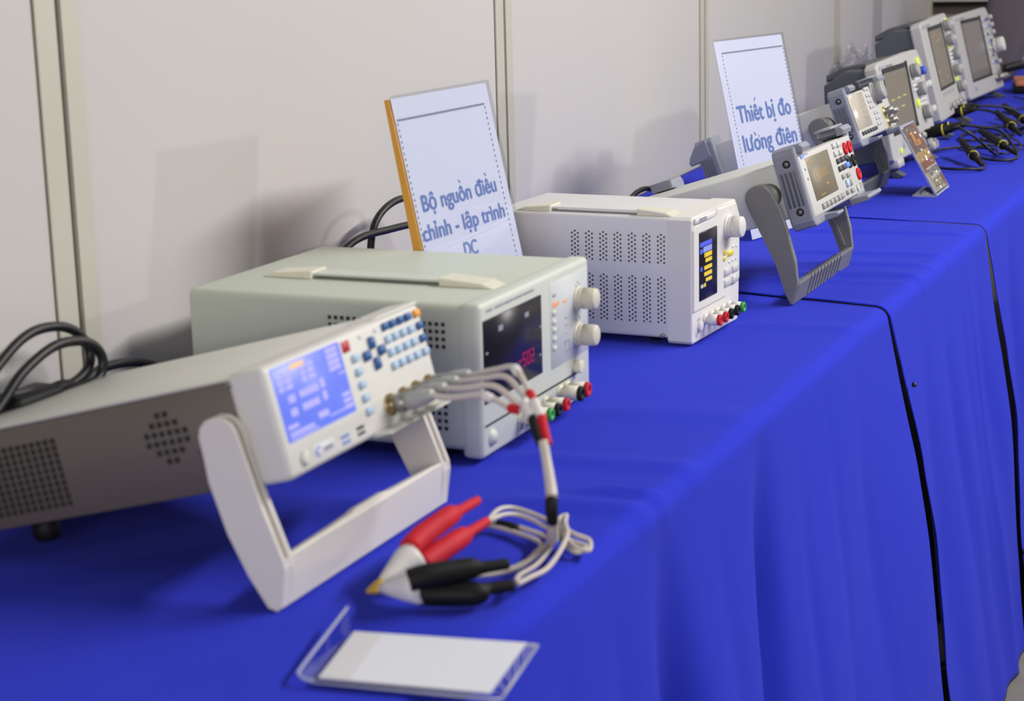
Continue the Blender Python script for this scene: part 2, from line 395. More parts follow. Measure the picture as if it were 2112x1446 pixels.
RIDGES = [  # wrinkles on the top: y centre, x from, x to, width, height
    (1.30, -.56, -.44, .03, .004), (1.345, -.52, -.44, .018, .005), (1.42, -.62, -.47, .03, .003), (2.02, -.60, -.48, .03, .002), (2.36, -.60, -.48, .02, .003), (2.44, -.62, -.5, .016, .0025),
    (2.52, -.66, -.49, .02, .0025), (2.70, -.72, -.5, .018, .003), (2.3, -.66, -.56, .014, .002), (1.60, -.6, -.5, .05, .002)]
def cloth(name, ya, yb, lift, label, y_lo, y_hi, curl_lo=0.):
    """ya / yb: tables (drop -> y) for the two side edges on the hanging part; y_lo / y_hi the drift of the edge across the top"""
    NU, NT, NB, ND = int((lerp_tab(yb, 0)-lerp_tab(ya, 0))*110)+8, 46, 8, 60
    r = .016
    bm = bmesh.new(); grid = []
    for j in range(NT+NB+ND+1):
        row = []
        for i in range(NU+1):
            u = i/NU
            if j <= NT: q = j/NT; drop = 0
            elif j <= NT+NB: q = 1; drop = 0
            else: q = 1; drop = (j-NT-NB)/ND*(T-.006-r)
            y = (lerp_tab(ya, -drop)+y_lo*(1-q))*(1-u)+(lerp_tab(yb, -drop)+y_hi*(1-q))*u
            xw = wallX(y)+.006; xe = XE-r
            if j <= NT:
                x = xw+(xe-xw)*q; z = 0; nx, nz = 0, 1
            elif j <= NT+NB:
                a = (j-NT)/NB*math.pi/2; x = xe+r*math.sin(a); z = -r+r*math.cos(a); nx, nz = math.sin(a), math.cos(a)
            else: x = xe+r; z = -r-drop; nx, nz = 1, 0
            dd = max(0, -z-.0)
            # hanging folds
            f = 0
            for yc, dr, wd, dp, st in FOLDS:
                g = math.exp(-((y-yc-dr*dd)/(wd*(1+1.1*dd)))**2); f += dp*(1.25 if dp < -.02 else .6)*g*min(1, max(0, (dd-st*.3)/(.16+st)))
            f += min(1, dd*3)*(.003*math.sin(y*17+dd*4)+.012*noise.noise(Vector((y*5, dd*2, 3.1))))
            f += .058*(dd/T)**1.3
            h = 0
            if dd < .02:
                for yc, x0, x1, wd, hh in RIDGES:
                    if x > x0-.06:
                        e = min(1, max(0, (x-x0+.06)/.06))*(1 if x < x1 else .6)
                        h += 1.7*hh*e*math.exp(-((y-yc-(x-x0)*.12)/(wd*.6))**2)
                h += .0007*noise.noise(Vector((x*14, y*22, 1.7)))*min(1, (q if j <= NT else 1)*1.4)
                h = max(h-.0006, -.0012)
            lf = lift
            if curl_lo:
                e = (y-(lerp_tab(ya, -drop)+y_lo*(1-q)))
                wob = .6+.5*noise.noise(Vector((x*11, dd*8, 7)))
                lf += curl_lo*wob*math.exp(-(e/.016)**2)*(1 if dd < .01 else 1.2+2.2*min(1, dd*2.2))
                if dd > .01: f -= 0
            row.append(bm.verts.new((x+nx*(f+lf+h*(nz*0+.3)), y, z+nz*(lf+h))))
        grid.append(row)
    for a, c in zip(grid, grid[1:]):
        for i in range(NU): fc = bm.faces.new((a[i], c[i], c[i+1], a[i+1])); fc.smooth = True
    bmesh.ops.recalc_face_normals(bm, faces=bm.faces[:])
    me = bpy.data.meshes.new(name); bm.to_mesh(me); bm.free(); me.materials.append(M['cloth'])
    o = bpy.data.objects.new(name, me); COL.objects.link(o); o.location.z = T-.0025
    md = o.modifiers.new('thickness', 'SOLIDIFY'); md.thickness = .0012; md.offset = -1
    return tag(o, label, 'tablecloth', None)
E1 = [(0, 2.165), (-.06, 2.20), (-.2, 2.275), (-.6, 2.40), (-1, 2.45)]
E1b = [(0, 2.168), (-.06, 2.212), (-.2, 2.291), (-.6, 2.417), (-1, 2.462)]
E2 = [(0, 2.825), (-.06, 2.865), (-.2, 2.93), (-.6, 3.06), (-1, 3.12)]
E2b = [(0, 2.83), (-.06, 2.884), (-.2, 2.952), (-.6, 3.075), (-1, 3.132)]
cloth('tablecloth', [(0, .1), (-1, .1)], [(a, p+.0) for a, p in E1], .0, 'royal blue tablecloth nearest the camera, under the white-handled meter and clips', 0, .12)
cloth('tablecloth', E1b, [(a, p) for a, p in E2], .0012, 'royal blue tablecloth between the two gaping seams, under the grey bench multimeter', .10, .10, .003)
cloth('tablecloth', E2b, [(0, 6.2), (-1, 6.2)], .0024, 'royal blue tablecloth farthest along the table, under the oscilloscopes and probes', .06, 0, .003)
# pins along the seams
tag(MB().cyl((-.462, 2.245, -.115), (1, -.2, .1), .004, .003, 12).build('seam_pin', M['black']), 'tiny dark pin closing the nearer cloth seam', 'pin')
tag(MB().cyl((-.438, 3.07, -.60), (1, -.2, .1), .006, .005, 12).build('seam_pin', M['black']), 'tiny dark pin low on the farther cloth seam', 'pin')

# ---------------------------------------------------------------- instrument 1: tilted LCR meter with ivory handle
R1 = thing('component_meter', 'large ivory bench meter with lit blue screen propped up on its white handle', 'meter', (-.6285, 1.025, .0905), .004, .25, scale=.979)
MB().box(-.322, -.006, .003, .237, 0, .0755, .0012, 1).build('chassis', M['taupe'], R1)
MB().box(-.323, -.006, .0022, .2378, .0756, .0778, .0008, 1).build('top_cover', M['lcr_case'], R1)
b = MB().box(-.032, 0, 0, .24, -.0015, .0805, .005, 3)
b.prism([(.16, .0795), (.24, .0795), (.24, .0825), (.175, .0825)], 'x', -.03, -.001, .001, 1)
b.build('front_bezel', M['ivory'], R1)
MB().prism([(-.004, .0012), (.0105, -.0005), (.012, -.0018), (-.004, -.0028)], 'y', .125, .2405, .0004, 1).build('lower_lip', M['ivory'], R1)
def vent(root, cells, side_y, m=None, r=.0022, square=True, name='side_vent'):
    b = MB()
    for d, u in cells:
        if square: b.box(d-r, d+r, side_y-.0004, side_y+.001, u-r, u+r)
        else: b.cyl((d, side_y+.001, u), (0, -1, 0), .0014, r, 12)
    return b.build(name, m or M['hole'], root)
vent(R1, [(-.197-.0067*i, .0115+.0053*j) for i in range(16) for j in range(10)], .003, r=.0021, name='rear_side_vent')
cells = []
for j, (n, off) in enumerate(((2, 0), (4, 0), (6, 0), (6, 0), (4, 0), (2, 0))):
    for i in range(n): cells.append((-.0955+(i-(n-1)/2)*.0068, .062-.0068*j))
vent(R1, cells, .003, r=.0021, name='front_side_vent')
vent(R1, [(-.069, .030), (-.069, .024), (-.0622, .030), (-.0622, .024)], .003, r=.002, name='lower_side_vent')
MB().cyl((-.030, .004, .0735), (0, -1, 0), .004, .0028, 14, .0008).build('side_screw', M['nickel'], R1)
for yy in (.04, .20):
    MB().lathe([(0, .011), (.016, .011), (.0205, .009)], (-.255, yy, .001), (-.25, 0, -.97), 20).build('foot', M['rubber'], R1)
    MB().lathe([(0, .009), (.005, .009), (.006, .008)], (-.03, yy, .001), (0, 0, -1), 20).build('foot', M['rubber'], R1)
prof = [(-.0575, .043), (-.0545, .0495), (-.049, .0535), (-.0415, .055), (-.034, .0535), (-.0285, .049), (-.0258, .042), (-.0248, .02), (-.0225, -.01), (-.0165, -.053), (-.0175, -.060), (-.0285, -.0865), (-.033, -.0885), (-.0395, -.085), (-.048, -.060), (-.0555, -.028), (-.059, .01)]
hd = MB()
for y0, y1 in ((-.0135, .0), (.2400, .2535)):
    hd.prism(prof, 'y', y0, y0+.0034, .0012, 2); hd.prism(prof, 'y', y1-.0034, y1, .0012, 2)
    web = [(max(-.052, min(px_, -.0335)) if pz_ > -.06 else px_, pz_*.97) for px_, pz_ in prof]; hd.prism(web, 'y', y0+.002, y1-.002)
# inner rim ribs of the arms (the channel seen on the far arm)
bar = [(-.0165, -.053), (-.0285, -.0865), (-.033, -.0885), (-.0365, -.086), (-.0245, -.052)]
hd.prism(bar, 'y', -.012, .252, .001, 1)
hd.prism([(.0, -.054), (.24, -.054), (.24, -.0515), (.15, -.049), (.142, -.0475), (.098, -.0475), (.09, -.049), (0, -.0515)], 'x', -.024, -.0178, .0006, 1)
for z0 in (-.058, .006):
    pass
hd.build('handle', M['ivory_side'], R1)
for y0, d in ((-.0020, 1), (.2420, -1)): MB().cyl((-.038, y0, .036), (0, d, 0), .006, .0150, 28).build('handle_pivot', M['ivory_side'], R1)
# screen
sc = MB().box(-.001, .0007, .0075, .1052, .0232, .0768, .0008, 1).build('screen', M['lcd_blue'], R1)
rd = MB()
def bars(mb, y, z, n, w=.0017, h=.0032, gap=.0024, x=.0012, skip=()):
    for i in range(n):
        if i in skip: continue
        a = y+i*gap
        mb.box(.0006, x, a, a+w, z-h/2, z+h/2)
for z in (.0695, .0650, .0605): bars(rd, .012, z, 8, skip=(3,)); 
for z in (.0705, .0660, .0615): bars(rd, .044, z, 8, skip=(3,))
for z in (.0735, .0690, .0645, .0600): bars(rd, .083, z, 7, h=.0036)
bars(rd, .094, .0545, 4, h=.0014)
bars(rd, .0205, .0520, 3, w=.0022, h=.0055, gap=.0032); bars(rd, .036, .0525, 9, w=.002, h=.005, gap=.003); bars(rd, .066, .0535, 2, w=.0022, h=.0065, gap=.003)
bars(rd, .0195, .0425, 3, w=.0022, h=.0055, gap=.0032); bars(rd, .036, .0430, 8, w=.002, h=.005, gap=.003); bars(rd, .0655, .0445, 2, w=.0022, h=.0065, gap=.003)
for z in (.0385, .034, .0295): bars(rd, .091, z, 5, h=.003)
bars(rd, .011, .0335, 6, h=.003); bars(rd, .0115, .0285, 14, h=.0028); bars(rd, .0115, .0255, 16, h=.0012)
bars(rd, .053, .0325, 6, h=.0045); bars(rd, .068, .0288, 14, h=.001)
rd.build('screen_readout', M['lcd_text'], sc)
MB().box(.0006, .0012, .032, .0512, .0710, .0752).build('screen_tab', M['lcd_orange'], sc)
MB().box(-.001, .001, .1085, .1190, .0665, .0752, .0006, 1).build('badge', M['red_badge'], R1)
for z in (.0601, .0495, .0395, .0292, .0188): key(R1, 'soft_key', .1217, z, .0075, .0055, M['key_pale'], d=.003)
for y, z, w, h in ((.1505, .066, .0075, .0095), (.1625, .0578, .0095, .0075), (.1391, .0581, .0095, .0075), (.1514, .0496, .0075, .0095)): key(R1, 'arrow_key', y, z, w, h, M['key_blue'], d=.0035, bev=.0015)
for y in (.137, .1616): MB().cyl((-.001, y, .0737), (1, 0, 0), .0015, .0022, 14).build('indicator', M['label_pale'], R1)
ys = [.1768, .1892, .2026, .2155, .2308]
for j, z in enumerate((.0735, .0634, .0529, .0423)):
    for i, y in enumerate(ys):
        m_ = M['key_pale'] if j else M['key_blue']
        if i == 4 and j == 0: m_ = M['key_orange']
        if i == 4 and j in (1, 2): m_ = M['key_blue']
        if j == 3 and i == 4: y -= .001
        key(R1, 'keypad_key', y, z, .0082, .0058, m_, d=.003)
for y in (.1553, .1775, .1995, .2215): bnc(R1, y, .0158, m=M['gold'], r=.0058, L=.013)
for z in (.0106, .0064):
    MB().box(-.001, .0006, .0985, .109, z-.0012, z+.0012).build('usb_slot', M['key_dark'], R1)
MB().box(-.001, .0005, .036, .066, .0035, .0145, .001, 1).build('logo_plate', M['label_pale'], R1)
b = MB()
for i in range(10):   # swoosh
    a = math.pi*(.35+.95*i/9); b.box(.0005, .0009, .042+.0042*math.cos(a)-.0008, .042+.0042*math.cos(a)+.0008, .009+.0032*math.sin(a)-.0006, .009+.0032*math.sin(a)+.0006)
b.build('logo', M['logo_blue'], R1)
b = MB(); bars(b, .048, .0088, 7, w=.0013, h=.0028, gap=.0019, x=.0009); b.build('logo_lettering', M['logo_grey'], R1)
b = MB(); bars(b, .0745, .0102, 6, w=.0013, h=.0022, gap=.002, x=.0009); bars(b, .0745, .0058, 6, w=.0013, h=.0022, gap=.002, x=.0009); b.build('model_lettering', M['logo_blue'], R1)
round_key(R1, 'power_button', .0218, .0101, .0055, M['ivory'], d=.003)

# ---------------------------------------------------------------- Kelvin test lead plugged into the meter
KL = thing('test_lead', 'ivory test lead looping from the front meter down to red and black clips', 'test lead', (0, 0, 0))
def tl(name, pts, r, m, n=10, sub=6): return MB().tube(pts, r, n, sub).build(name, m, KL)
import mathutils
def R1pt(x, y, z):   # a point of the meter's front in table coordinates
    v = R1.matrix_basis @ Vector((x, y, z)); return v-Vector((0, 0, T))
starts = []
for y in (.1553, .1775, .1995, .2215):
    a = R1pt(.006, y, .0158); c = R1pt(.015, y, .0158); d = R1pt(.036, y, .0170)
    MB().lathe([(0, .0072), (.008, .0072), (.0085, .0064), (.0105, .0064)], a, c-a, 20, ribs=1, ribd=.05).build('plug_collar', M['nickel'], KL)
    MB().lathe([(0, .0066), (.012, .0066), (.022, .005), (.0235, .0042)], c, d-c, 18).build('plug_boot', M['grey_boot'], KL)
    starts.append(d)
J1, J2 = Vector((-.5105, 1.161, .113)), Vector((-.5055, 1.163, .113))
DZ = -.0075
mids = [[(-.578, 1.176, .1235), (-.548, 1.172, .1285), (-.525, 1.166, .121)], [(-.572, 1.19, .128), (-.545, 1.182, .1335), (-.522, 1.170, .124)],
        [(-.565, 1.205, .1325), (-.540, 1.192, .1385), (-.518, 1.175, .128)], [(-.560, 1.220, .1365), (-.536, 1.200, .1435), (-.515, 1.178, .130)]]
mids = [[(x_-.002, y_-.004, z_+DZ*(1.0, 1.0, .8)[q_]) for q_, (x_, y_, z_) in enumerate(r_)] for r_ in mids]
for i in range(4):
    J = J1 if i < 2 else J2
    tl('cable', [starts[i], *mids[i], J, J+Vector((.004, -.004, -.008))], .0023, M['white_cable'])
for i, q in ((0, 1), (3, 1), (0, 2), (3, 2)):
    p0 = Vector(mids[i][q]); p1 = Vector(mids[i][q+1]) if q < 2 else (J1 if i < 2 else J2)
    dv = (p1-p0).normalized()
    MB().lathe([(-.002, .0026), (0, .0036), (.006, .0036), (.008, .0026)], p0, dv, 16).build('marker_sleeve' if q == 1 else 'marker_band', M['white_plastic'] if q == 1 else M['red'], KL)
tl('cable_joint', [J1-Vector((.006, 0, -.010)), J1-Vector((.002, 0, -.002)), J1+Vector((.001, -.001, -.003))], [.003, .0042, .0042], M['white_plastic'])
tl('cable_joint', [J2-Vector((.004, 0, -.010)), J2, J2+Vector((.002, -.001, -.003))], [.003, .0042, .0042], M['white_plastic'])
tl('black_sleeve', [J1+Vector((.001, -.001, -.002)), (-.504, 1.154, .1015), (-.4985, 1.150, .0935)], [.004, .0035, .003], M['rubber'])
tl('red_sleeve', [J2+Vector((.002, -.001, -.002)), (-.498, 1.156, .101), (-.4935, 1.151, .0935)], [.004, .0035, .003], M['red'])
tl('main_cable', [(-.497, 1.150, .0965), (-.492, 1.144, .084), (-.4845, 1.133, .068), (-.4812, 1.126, .062)], [.0036, .0036, .0042, .0045], M['white_cable'])
tl('black_sleeve', [(-.4820, 1.128, .064), (-.4805, 1.124, .055), (-.4825, 1.130, .044)], [.0046, .0046, .0043], M['rubber'])
tl('main_cable', [(-.4825, 1.130, .045), (-.489, 1.145, .030), (-.500, 1.17, .016), (-.512, 1.200, .010), (-.520, 1.214, .010)], [.004, .004, .0042, .0042, .004], M['white_cable'])
# the loose loops lying on the cloth
loops = [
    [(-.5635, 1.196, .016), (-.5675, 1.222, .016), (-.5655, 1.243, .012), (-.546, 1.240, .010), (-.514, 1.214, .012), (-.497, 1.207, .009), (-.4855, 1.206, .006), (-.4795, 1.188, .0045), (-.494, 1.190, .008), (-.517, 1.222, .012), (-.5165, 1.236, .013), (-.508, 1.214, .015), (-.497, 1.190, .012), (-.490, 1.140, .007), (-.493, 1.109, .008), (-.4915, 1.088, .0115)],
    [(-.566, 1.196, .014), (-.564, 1.224, .012), (-.556, 1.236, .009), (-.538, 1.228, .008), (-.512, 1.206, .008), (-.495, 1.199, .006), (-.484, 1.197, .004), (-.4865, 1.183, .004), (-.503, 1.198, .005), (-.521, 1.228, .009), (-.519, 1.242, .011), (-.514, 1.226, .013), (-.508, 1.195, .009), (-.5025, 1.150, .005), (-.5035, 1.118, .006), (-.4945, 1.092, .011)],
    [(-.573, 1.222, .006), (-.560, 1.222, .006), (-.542, 1.215, .006), (-.522, 1.203, .007), (-.510, 1.188, .009), (-.506, 1.165, .010), (-.506, 1.135, .010), (-.5145, 1.108, .010), (-.524, 1.088, .013)],
    [(-.576, 1.217, .005), (-.563, 1.216, .004), (-.545, 1.209, .004), (-.526, 1.197, .005), (-.513, 1.18, .007), (-.509, 1.155, .008), (-.509, 1.132, .007), (-.516, 1.112, .008), (-.5255, 1.094, .011)]]
for L_ in loops: tl('cable', L_, .0019, M['white_cable'])
tl('black_sleeve', [(-.567, 1.2195, .0055), (-.558, 1.2195, .0055), (-.548, 1.2145, .0055)], .0036, M['rubber'])
def clip(nm, jaw, tip, sl1, sl2, m):
    j = MB(); a = Vector(jaw[0]); e = Vector(jaw[1]); d = (e-a)
    j.lathe([(0, .0030), (d.length*.35, .0068), (d.length*.8, .0112), (d.length, .0122), (d.length+.003, .0118)], a, d, 14)
    j = j.build(nm+'_clip_jaw', M['white_plastic'], KL)
    t0 = Vector(tip); dd = (a-t0)
    MB().lathe([(0, .0008), (dd.length*.6, .0030), (dd.length+.003, .0042)], t0, dd, 10).build('clip_tip', M['brass_tip'], KL)
    for s in (sl1, sl2):
        MB().tube(s[0], s[1], 14, 8).build(nm+'_clip_grip', m, KL)
clip('red', ((-.584, 1.060, .009), (-.5713, 1.0846, .0215)), (-.5915, 1.0535, .005),
     ([(-.5712, 1.082, .0295), (-.5735, 1.105, .031), (-.574, 1.150, .032), (-.574, 1.160, .031), (-.5738, 1.168, .031), (-.5734, 1.199, .030)], [.0078, .0085, .0078, .0062, .0042, .0036]),
     ([(-.566, 1.088, .016), (-.5655, 1.11, .0165), (-.5648, 1.150, .0165), (-.565, 1.159, .016), (-.565, 1.167, .016), (-.5638, 1.194, .016)], [.0078, .0085, .0078, .0062, .0042, .0036]), M['red'])
clip('black', ((-.5815, 1.0555, .008), (-.5475, 1.0475, .0165)), (-.5905, 1.0525, .0045),
     ([(-.549, 1.037, .024), (-.538, 1.046, .026), (-.5185, 1.067, .026), (-.514, 1.0705, .026), (-.5094, 1.0737, .026), (-.4972, 1.0854, .026)], [.0078, .0085, .0078, .0062, .0045, .0040]),
     ([(-.5500, 1.050, .0105), (-.537, 1.054, .0105), (-.5125, 1.063, .0105), (-.509, 1.068, .011), (-.5062, 1.0737, .011), (-.4930, 1.0850, .011)], [.0082, .0092, .0086, .0062, .0045, .0040]), M['rubber'])

# ---------------------------------------------------------------- bench power supply 1 (green grey)
def strap_handle(root, d0, d1, yc, z, cap_w, strap_w, mcap, mstrap, capL=.05):
    h = MB().prism([(d0+.03, z+.001), (d0+.045, z+.0035), (d1-.045, z+.0035), (d1-.03, z+.001), (d1-.03, z+.003), (d1-.045, z+.0055), (d0+.045, z+.0055), (d0+.03, z+.003)], 'y', yc-strap_w/2, yc+strap_w/2).build('carry_strap', mstrap, root)
    for a, c in ((d0, d0+capL), (d1-capL, d1)):
        far = a == d0
        pr = [(a, z), (a+.012, z+.0045), (c, z+.0078), (c, z)] if far else [(a, z), (a, z+.0078), (c-.012, z+.0045), (c, z)]
        MB().prism(pr, 'y', yc-cap_w/2, yc+cap_w/2, .001, 1).build('strap_end_cap', mcap, root)
R2 = thing('bench_power_supply', 'green-grey bench power supply with black display and cream terminals, behind the front meter', 'power supply', (-.654, 1.383, .003), .005)
MB().box(-.297, -.006, .002, .253, .006, .1365, .007, 4).build('case', M['psu_case'], R2)
MB().box(-.0205, 0, 0, .255, 0, .138, .005, 3).build('front_bezel', M['psu_front'], R2)
for d in (-.27, -.045):
    for y in (.03, .225): MB().cyl((d, y, .007), (0, 0, -1), .0095, .009, 16).build('foot', M['rubber'], R2)
vent(R2, [(-.036-.0062*i, .1185-.0066*j) for i in range(19) for j in range(4)], .002, r=.0017, name='upper_side_vent')
vent(R2, [(-.036-.0062*i, .0455-.0066*j) for i in range(19) for j in range(4)], .002, r=.0017, name='lower_side_vent')
strap_handle(R2, -.262, -.02, .09, .1362, .030, .022, M['cream'], M['psu_front'], .055)
sc = MB().box(-.001, .0008, .005, .1335, .0484, .1225, .0006, 1).build('display_window', M['lens'], R2)
seg = {'0': 'abcdef', '2': 'abged', '5': 'afgcd', '-': 'g'}
def digit(mb, ch, y, z, w, h, t, x0, x1):
    for s in seg[ch]:
        yy0, yy1, zz0, zz1 = {'a': (y, y+w, z+h-t, z+h), 'd': (y, y+w, z, z+t), 'g': (y, y+w, z+h/2-t/2, z+h/2+t/2), 'f': (y, y+t, z+h/2, z+h), 'b': (y+w-t, y+w, z+h/2, z+h), 'e': (y, y+t, z, z+h/2), 'c': (y+w-t, y+w, z, z+h/2)}[s]
        mb.box(x0, x1, yy0, yy1, zz0, zz1)
b = MB()
for i, ch in enumerate('-502'): digit(b, ch, .0775+i*.0095, .0645, .007, .0125, .0014, .0006, .0012)
b.box(.0006, .0012, .038, .0445, .0735, .0765)
b.build('led_digits', M['led_magenta'], sc)
b = MB()
for y, z, w, h in ((.0412, .1100, .009, .005), (.099, .1105, .008, .0045), (.011, .0933, .004, .0018), (.1299, .0931, .003, .002), (.1284, .0669, .003, .002)): b.box(.0006, .0011, y-w/2, y+w/2, z-h/2, z+h/2)
b.build('indicator_mark', M['led_white'], sc)
b = MB(); bars(b, .0138, .1300, 40, w=.0014, h=.0022, gap=.0026, x=.0008, skip=(5, 6, 14, 22, 30)); b.build('title_lettering', M['logo_grey'], R2)
MB().box(-.001, .0005, .155, .250, .046, .1285, .0004, 1).build('control_overlay', M['psu_panel'], R2)
knob(R2, .2235, .1024, .0105, .0205, M['knob']); knob(R2, .2225, .0668, .0105, .0205, M['knob'])
for z in (.0991, .0904, .0826, .0740, .0653): key(R2, 'panel_key', .1632, z, .0085, .0045, M['psu_front'], d=.0022)
key(R2, 'panel_key', .1662, .107, .011, .0055, M['led_orange'], d=.0022)
key(R2, 'panel_key', .1642, .1157, .009, .004, M['logo_grey'], d=.001)
for z in (.1054,): key(R2, 'panel_key', .1905, z, .009, .0045, M['led_orange'], d=.001)
for z in (.0886, .0819, .074): key(R2, 'panel_key', .1922, z, .0075, .0028, M['key_grey'], d=.0008)
b = MB()
for y0, y1, z0, z1 in ((.1885, .2005, .0655, .0665), (.1885, .2005, .0565, .0575), (.1995, .2008, .0565, .0665), (.1885, .1896, .062, .0665)): b.box(.0003, .0008, y0, y1, z0, z1)
b.build('panel_mark', M['key_grey'], R2)
b = MB()
for z in (.115, .0815):
    for i in range(3): b.box(.0003, .0008, .219+i*.004, .221+i*.004, z-.0012+(i % 2)*.003, z+.0012+(i % 2)*.003)
b.build('knob_scale_mark', M['key_grey'], R2)
MB().box(-.001, .0006, .0051, .238, .0285, .0302).build('groove_line', M['black'], R2)
round_key(R2, 'rotary_cap', .214, .0367, .0065, M['cream'], d=.008)
for y, c in ((.0801, 'red'), (.0995, 'green'), (.1177, 'rubber'), (.1378, 'red'), (.1742, 'rubber'), (.1913, 'red')):
    post(R2, y, .0188 if y < .15 else .0205, .0062 if y < .15 else .0072, .024, M['cream'], M[c])
MB().lathe([(-.001, .0075), (.0006, .0075), (.001, .0065), (.003, .0062)], (0, .0188, .0168), (1, 0, 0), 24).build('power_button', M['psu_front'], R2)
MB().box(-.001, .0025, .0745, .0825, .008, .016, .0005, 1).build('earth_socket', M['key_grey'], R2)

# ---------------------------------------------------------------- bench power supply 2 (white, perforated side)
R3 = thing('bench_power_supply', 'white bench power supply with perforated side and yellow readings, behind the nearer sign', 'power supply', (-.632, 1.885, .001), -.039)
MB().box(-.247, -.02, .001, .152, .005, .141, .004, 3).build('case', M['white_case'], R3)
b = MB()
fp = [(0.0, .003), (.003, 0), (.150, 0), (.154, .004), (.154, .034), (.1545, .052), (.1555, .058), (.1555, .125), (.143, .1435), (.070, .1435), (.004, .1415), (0, .1385)]
b.prism(fp, 'x', -.030, -.0005, .002, 2)
b.build('front_bezel', M['white_front'], R3)
b = MB(); b.prism([(.002, .036), (.108, .036), (.119, .049), (.152, .049), (.152, .124), (.141, .140), (.08, .1405), (.0735, .1335), (.006, .1315), (.002, .127)], 'x', -.002, .0015, .0012, 2)
b.build('raised_panel', M['white_front'], R3)
for d in (-.23, -.05):
    for y in (.02, .135): MB().cyl((d, y, .006), (0, 0, -1), .0065, .007, 14).build('foot', M['rubber'], R3)
cells = []
def oval(dc, utop, rows):
    for r in range(rows):
        n = 2 if r % 2 else 3
        u = utop-r*.0024
        if r % 2 == 0: cells.append((dc, u))
        else: cells.extend(((dc-.0037, u), (dc+.0037, u)))
        if r in (0, rows-1): pass
for i in range(7): oval(-.0368-i*.01735, .1215, 14); oval(-.0368-i*.01735, .0735, 22)
vent(R3, cells, .001, r=.0011, square=False)
MB().cyl((-.0353, .001, .0082), (0, -1, 0), .0025, .0028, 14, .0008).build('side_screw', M['nickel'], R3)
strap_handle(R3, -.218, -.022, .02, .1408, .030, .020, M['cream'], M['white_case'], .045)
MB().box(-.001, .0024, .006, .070, .1335, .140, .001, 1).build('name_plate', M['white_front'], R3)
b = MB(); bars(b, .016, .1368, 6, w=.0030, h=.0045, gap=.0040, x=.0028); b.build('logo_lettering', M['logo_grey'], R3)
sc = MB().box(.0005, .0022, .0172, .0752, .0453, .1229, .0012, 2).build('screen', M['lens'], R3)
def blk(m, *qs):
    b = MB()
    for y0, y1, z0, z1 in qs:
        n = max(1, int((y1-y0)/.0055)); w = (y1-y0)/n
        for i in range(n): b.box(.002, .0026, y0+i*w+w*.06, y0+(i+1)*w-w*.06, z0, z1)
    return b.build('screen_readout', m, sc)
blk(M['scr_blue'], (.0186, .0565, .1062, .1110), (.0186, .0270, .0985, .1035), (.0200, .0262, .079, .0835))
blk(M['scr_pale'], (.0290, .0562, .0990, .1050))
blk(M['scr_yel'], (.0325, .0562, .0930, .0978), (.0360, .0562, .0870, .0912), (.0320, .0562, .0790, .0832), (.0320, .0562, .0718, .0762), (.0365, .0562, .0652, .0690), (.0310, .0365, .0600, .0638))
blk(M['scr_white'], (.0210, .0285, .0600, .0636))
knob(R3, .1108, .1165, .0125, .0185, M['white_front'], x=.0015)
for y, z, w, h in ((.1002, .0877, .008, .006), (.1185, .084, .017, .006), (.0984, .0806, .007, .005)): key(R3, 'panel_key', y, z, w, h, M['key_yel'], x=.0015, d=.0015)
for y in (.108, .1345):
    for z in (.0640, .0515): key(R3, 'panel_key', y, z, .019, .0085, M['key_white'], x=.0015, d=.002)
for y, z in ((.115, .0745), (.1265, .0748), (.138, .075), (.128, .0905), (.14, .0895)): key(R3, 'panel_key', y, z, .005, .0035, M['label_pale'], x=.0015, d=.001)
round_key(R3, 'power_button', .0229, .0172, .0058, M['white_front'], d=.003)
b = MB(); bars(b, .017, .0255, 3, w=.0012, h=.003, gap=.0028, x=.0004); bars(b, .012, .009, 2, w=.0012, h=.006, gap=.0028, x=.0004); b.build('power_mark', M['logo_grey'], R3)
for y, c in ((.0393, 'red'), (.0588, 'red'), (.0775, 'rubber'), (.098, 'rubber'), (.1177, 'green')): post(R3, y, .0218, .0062, .020, M['white_front'], M[c])

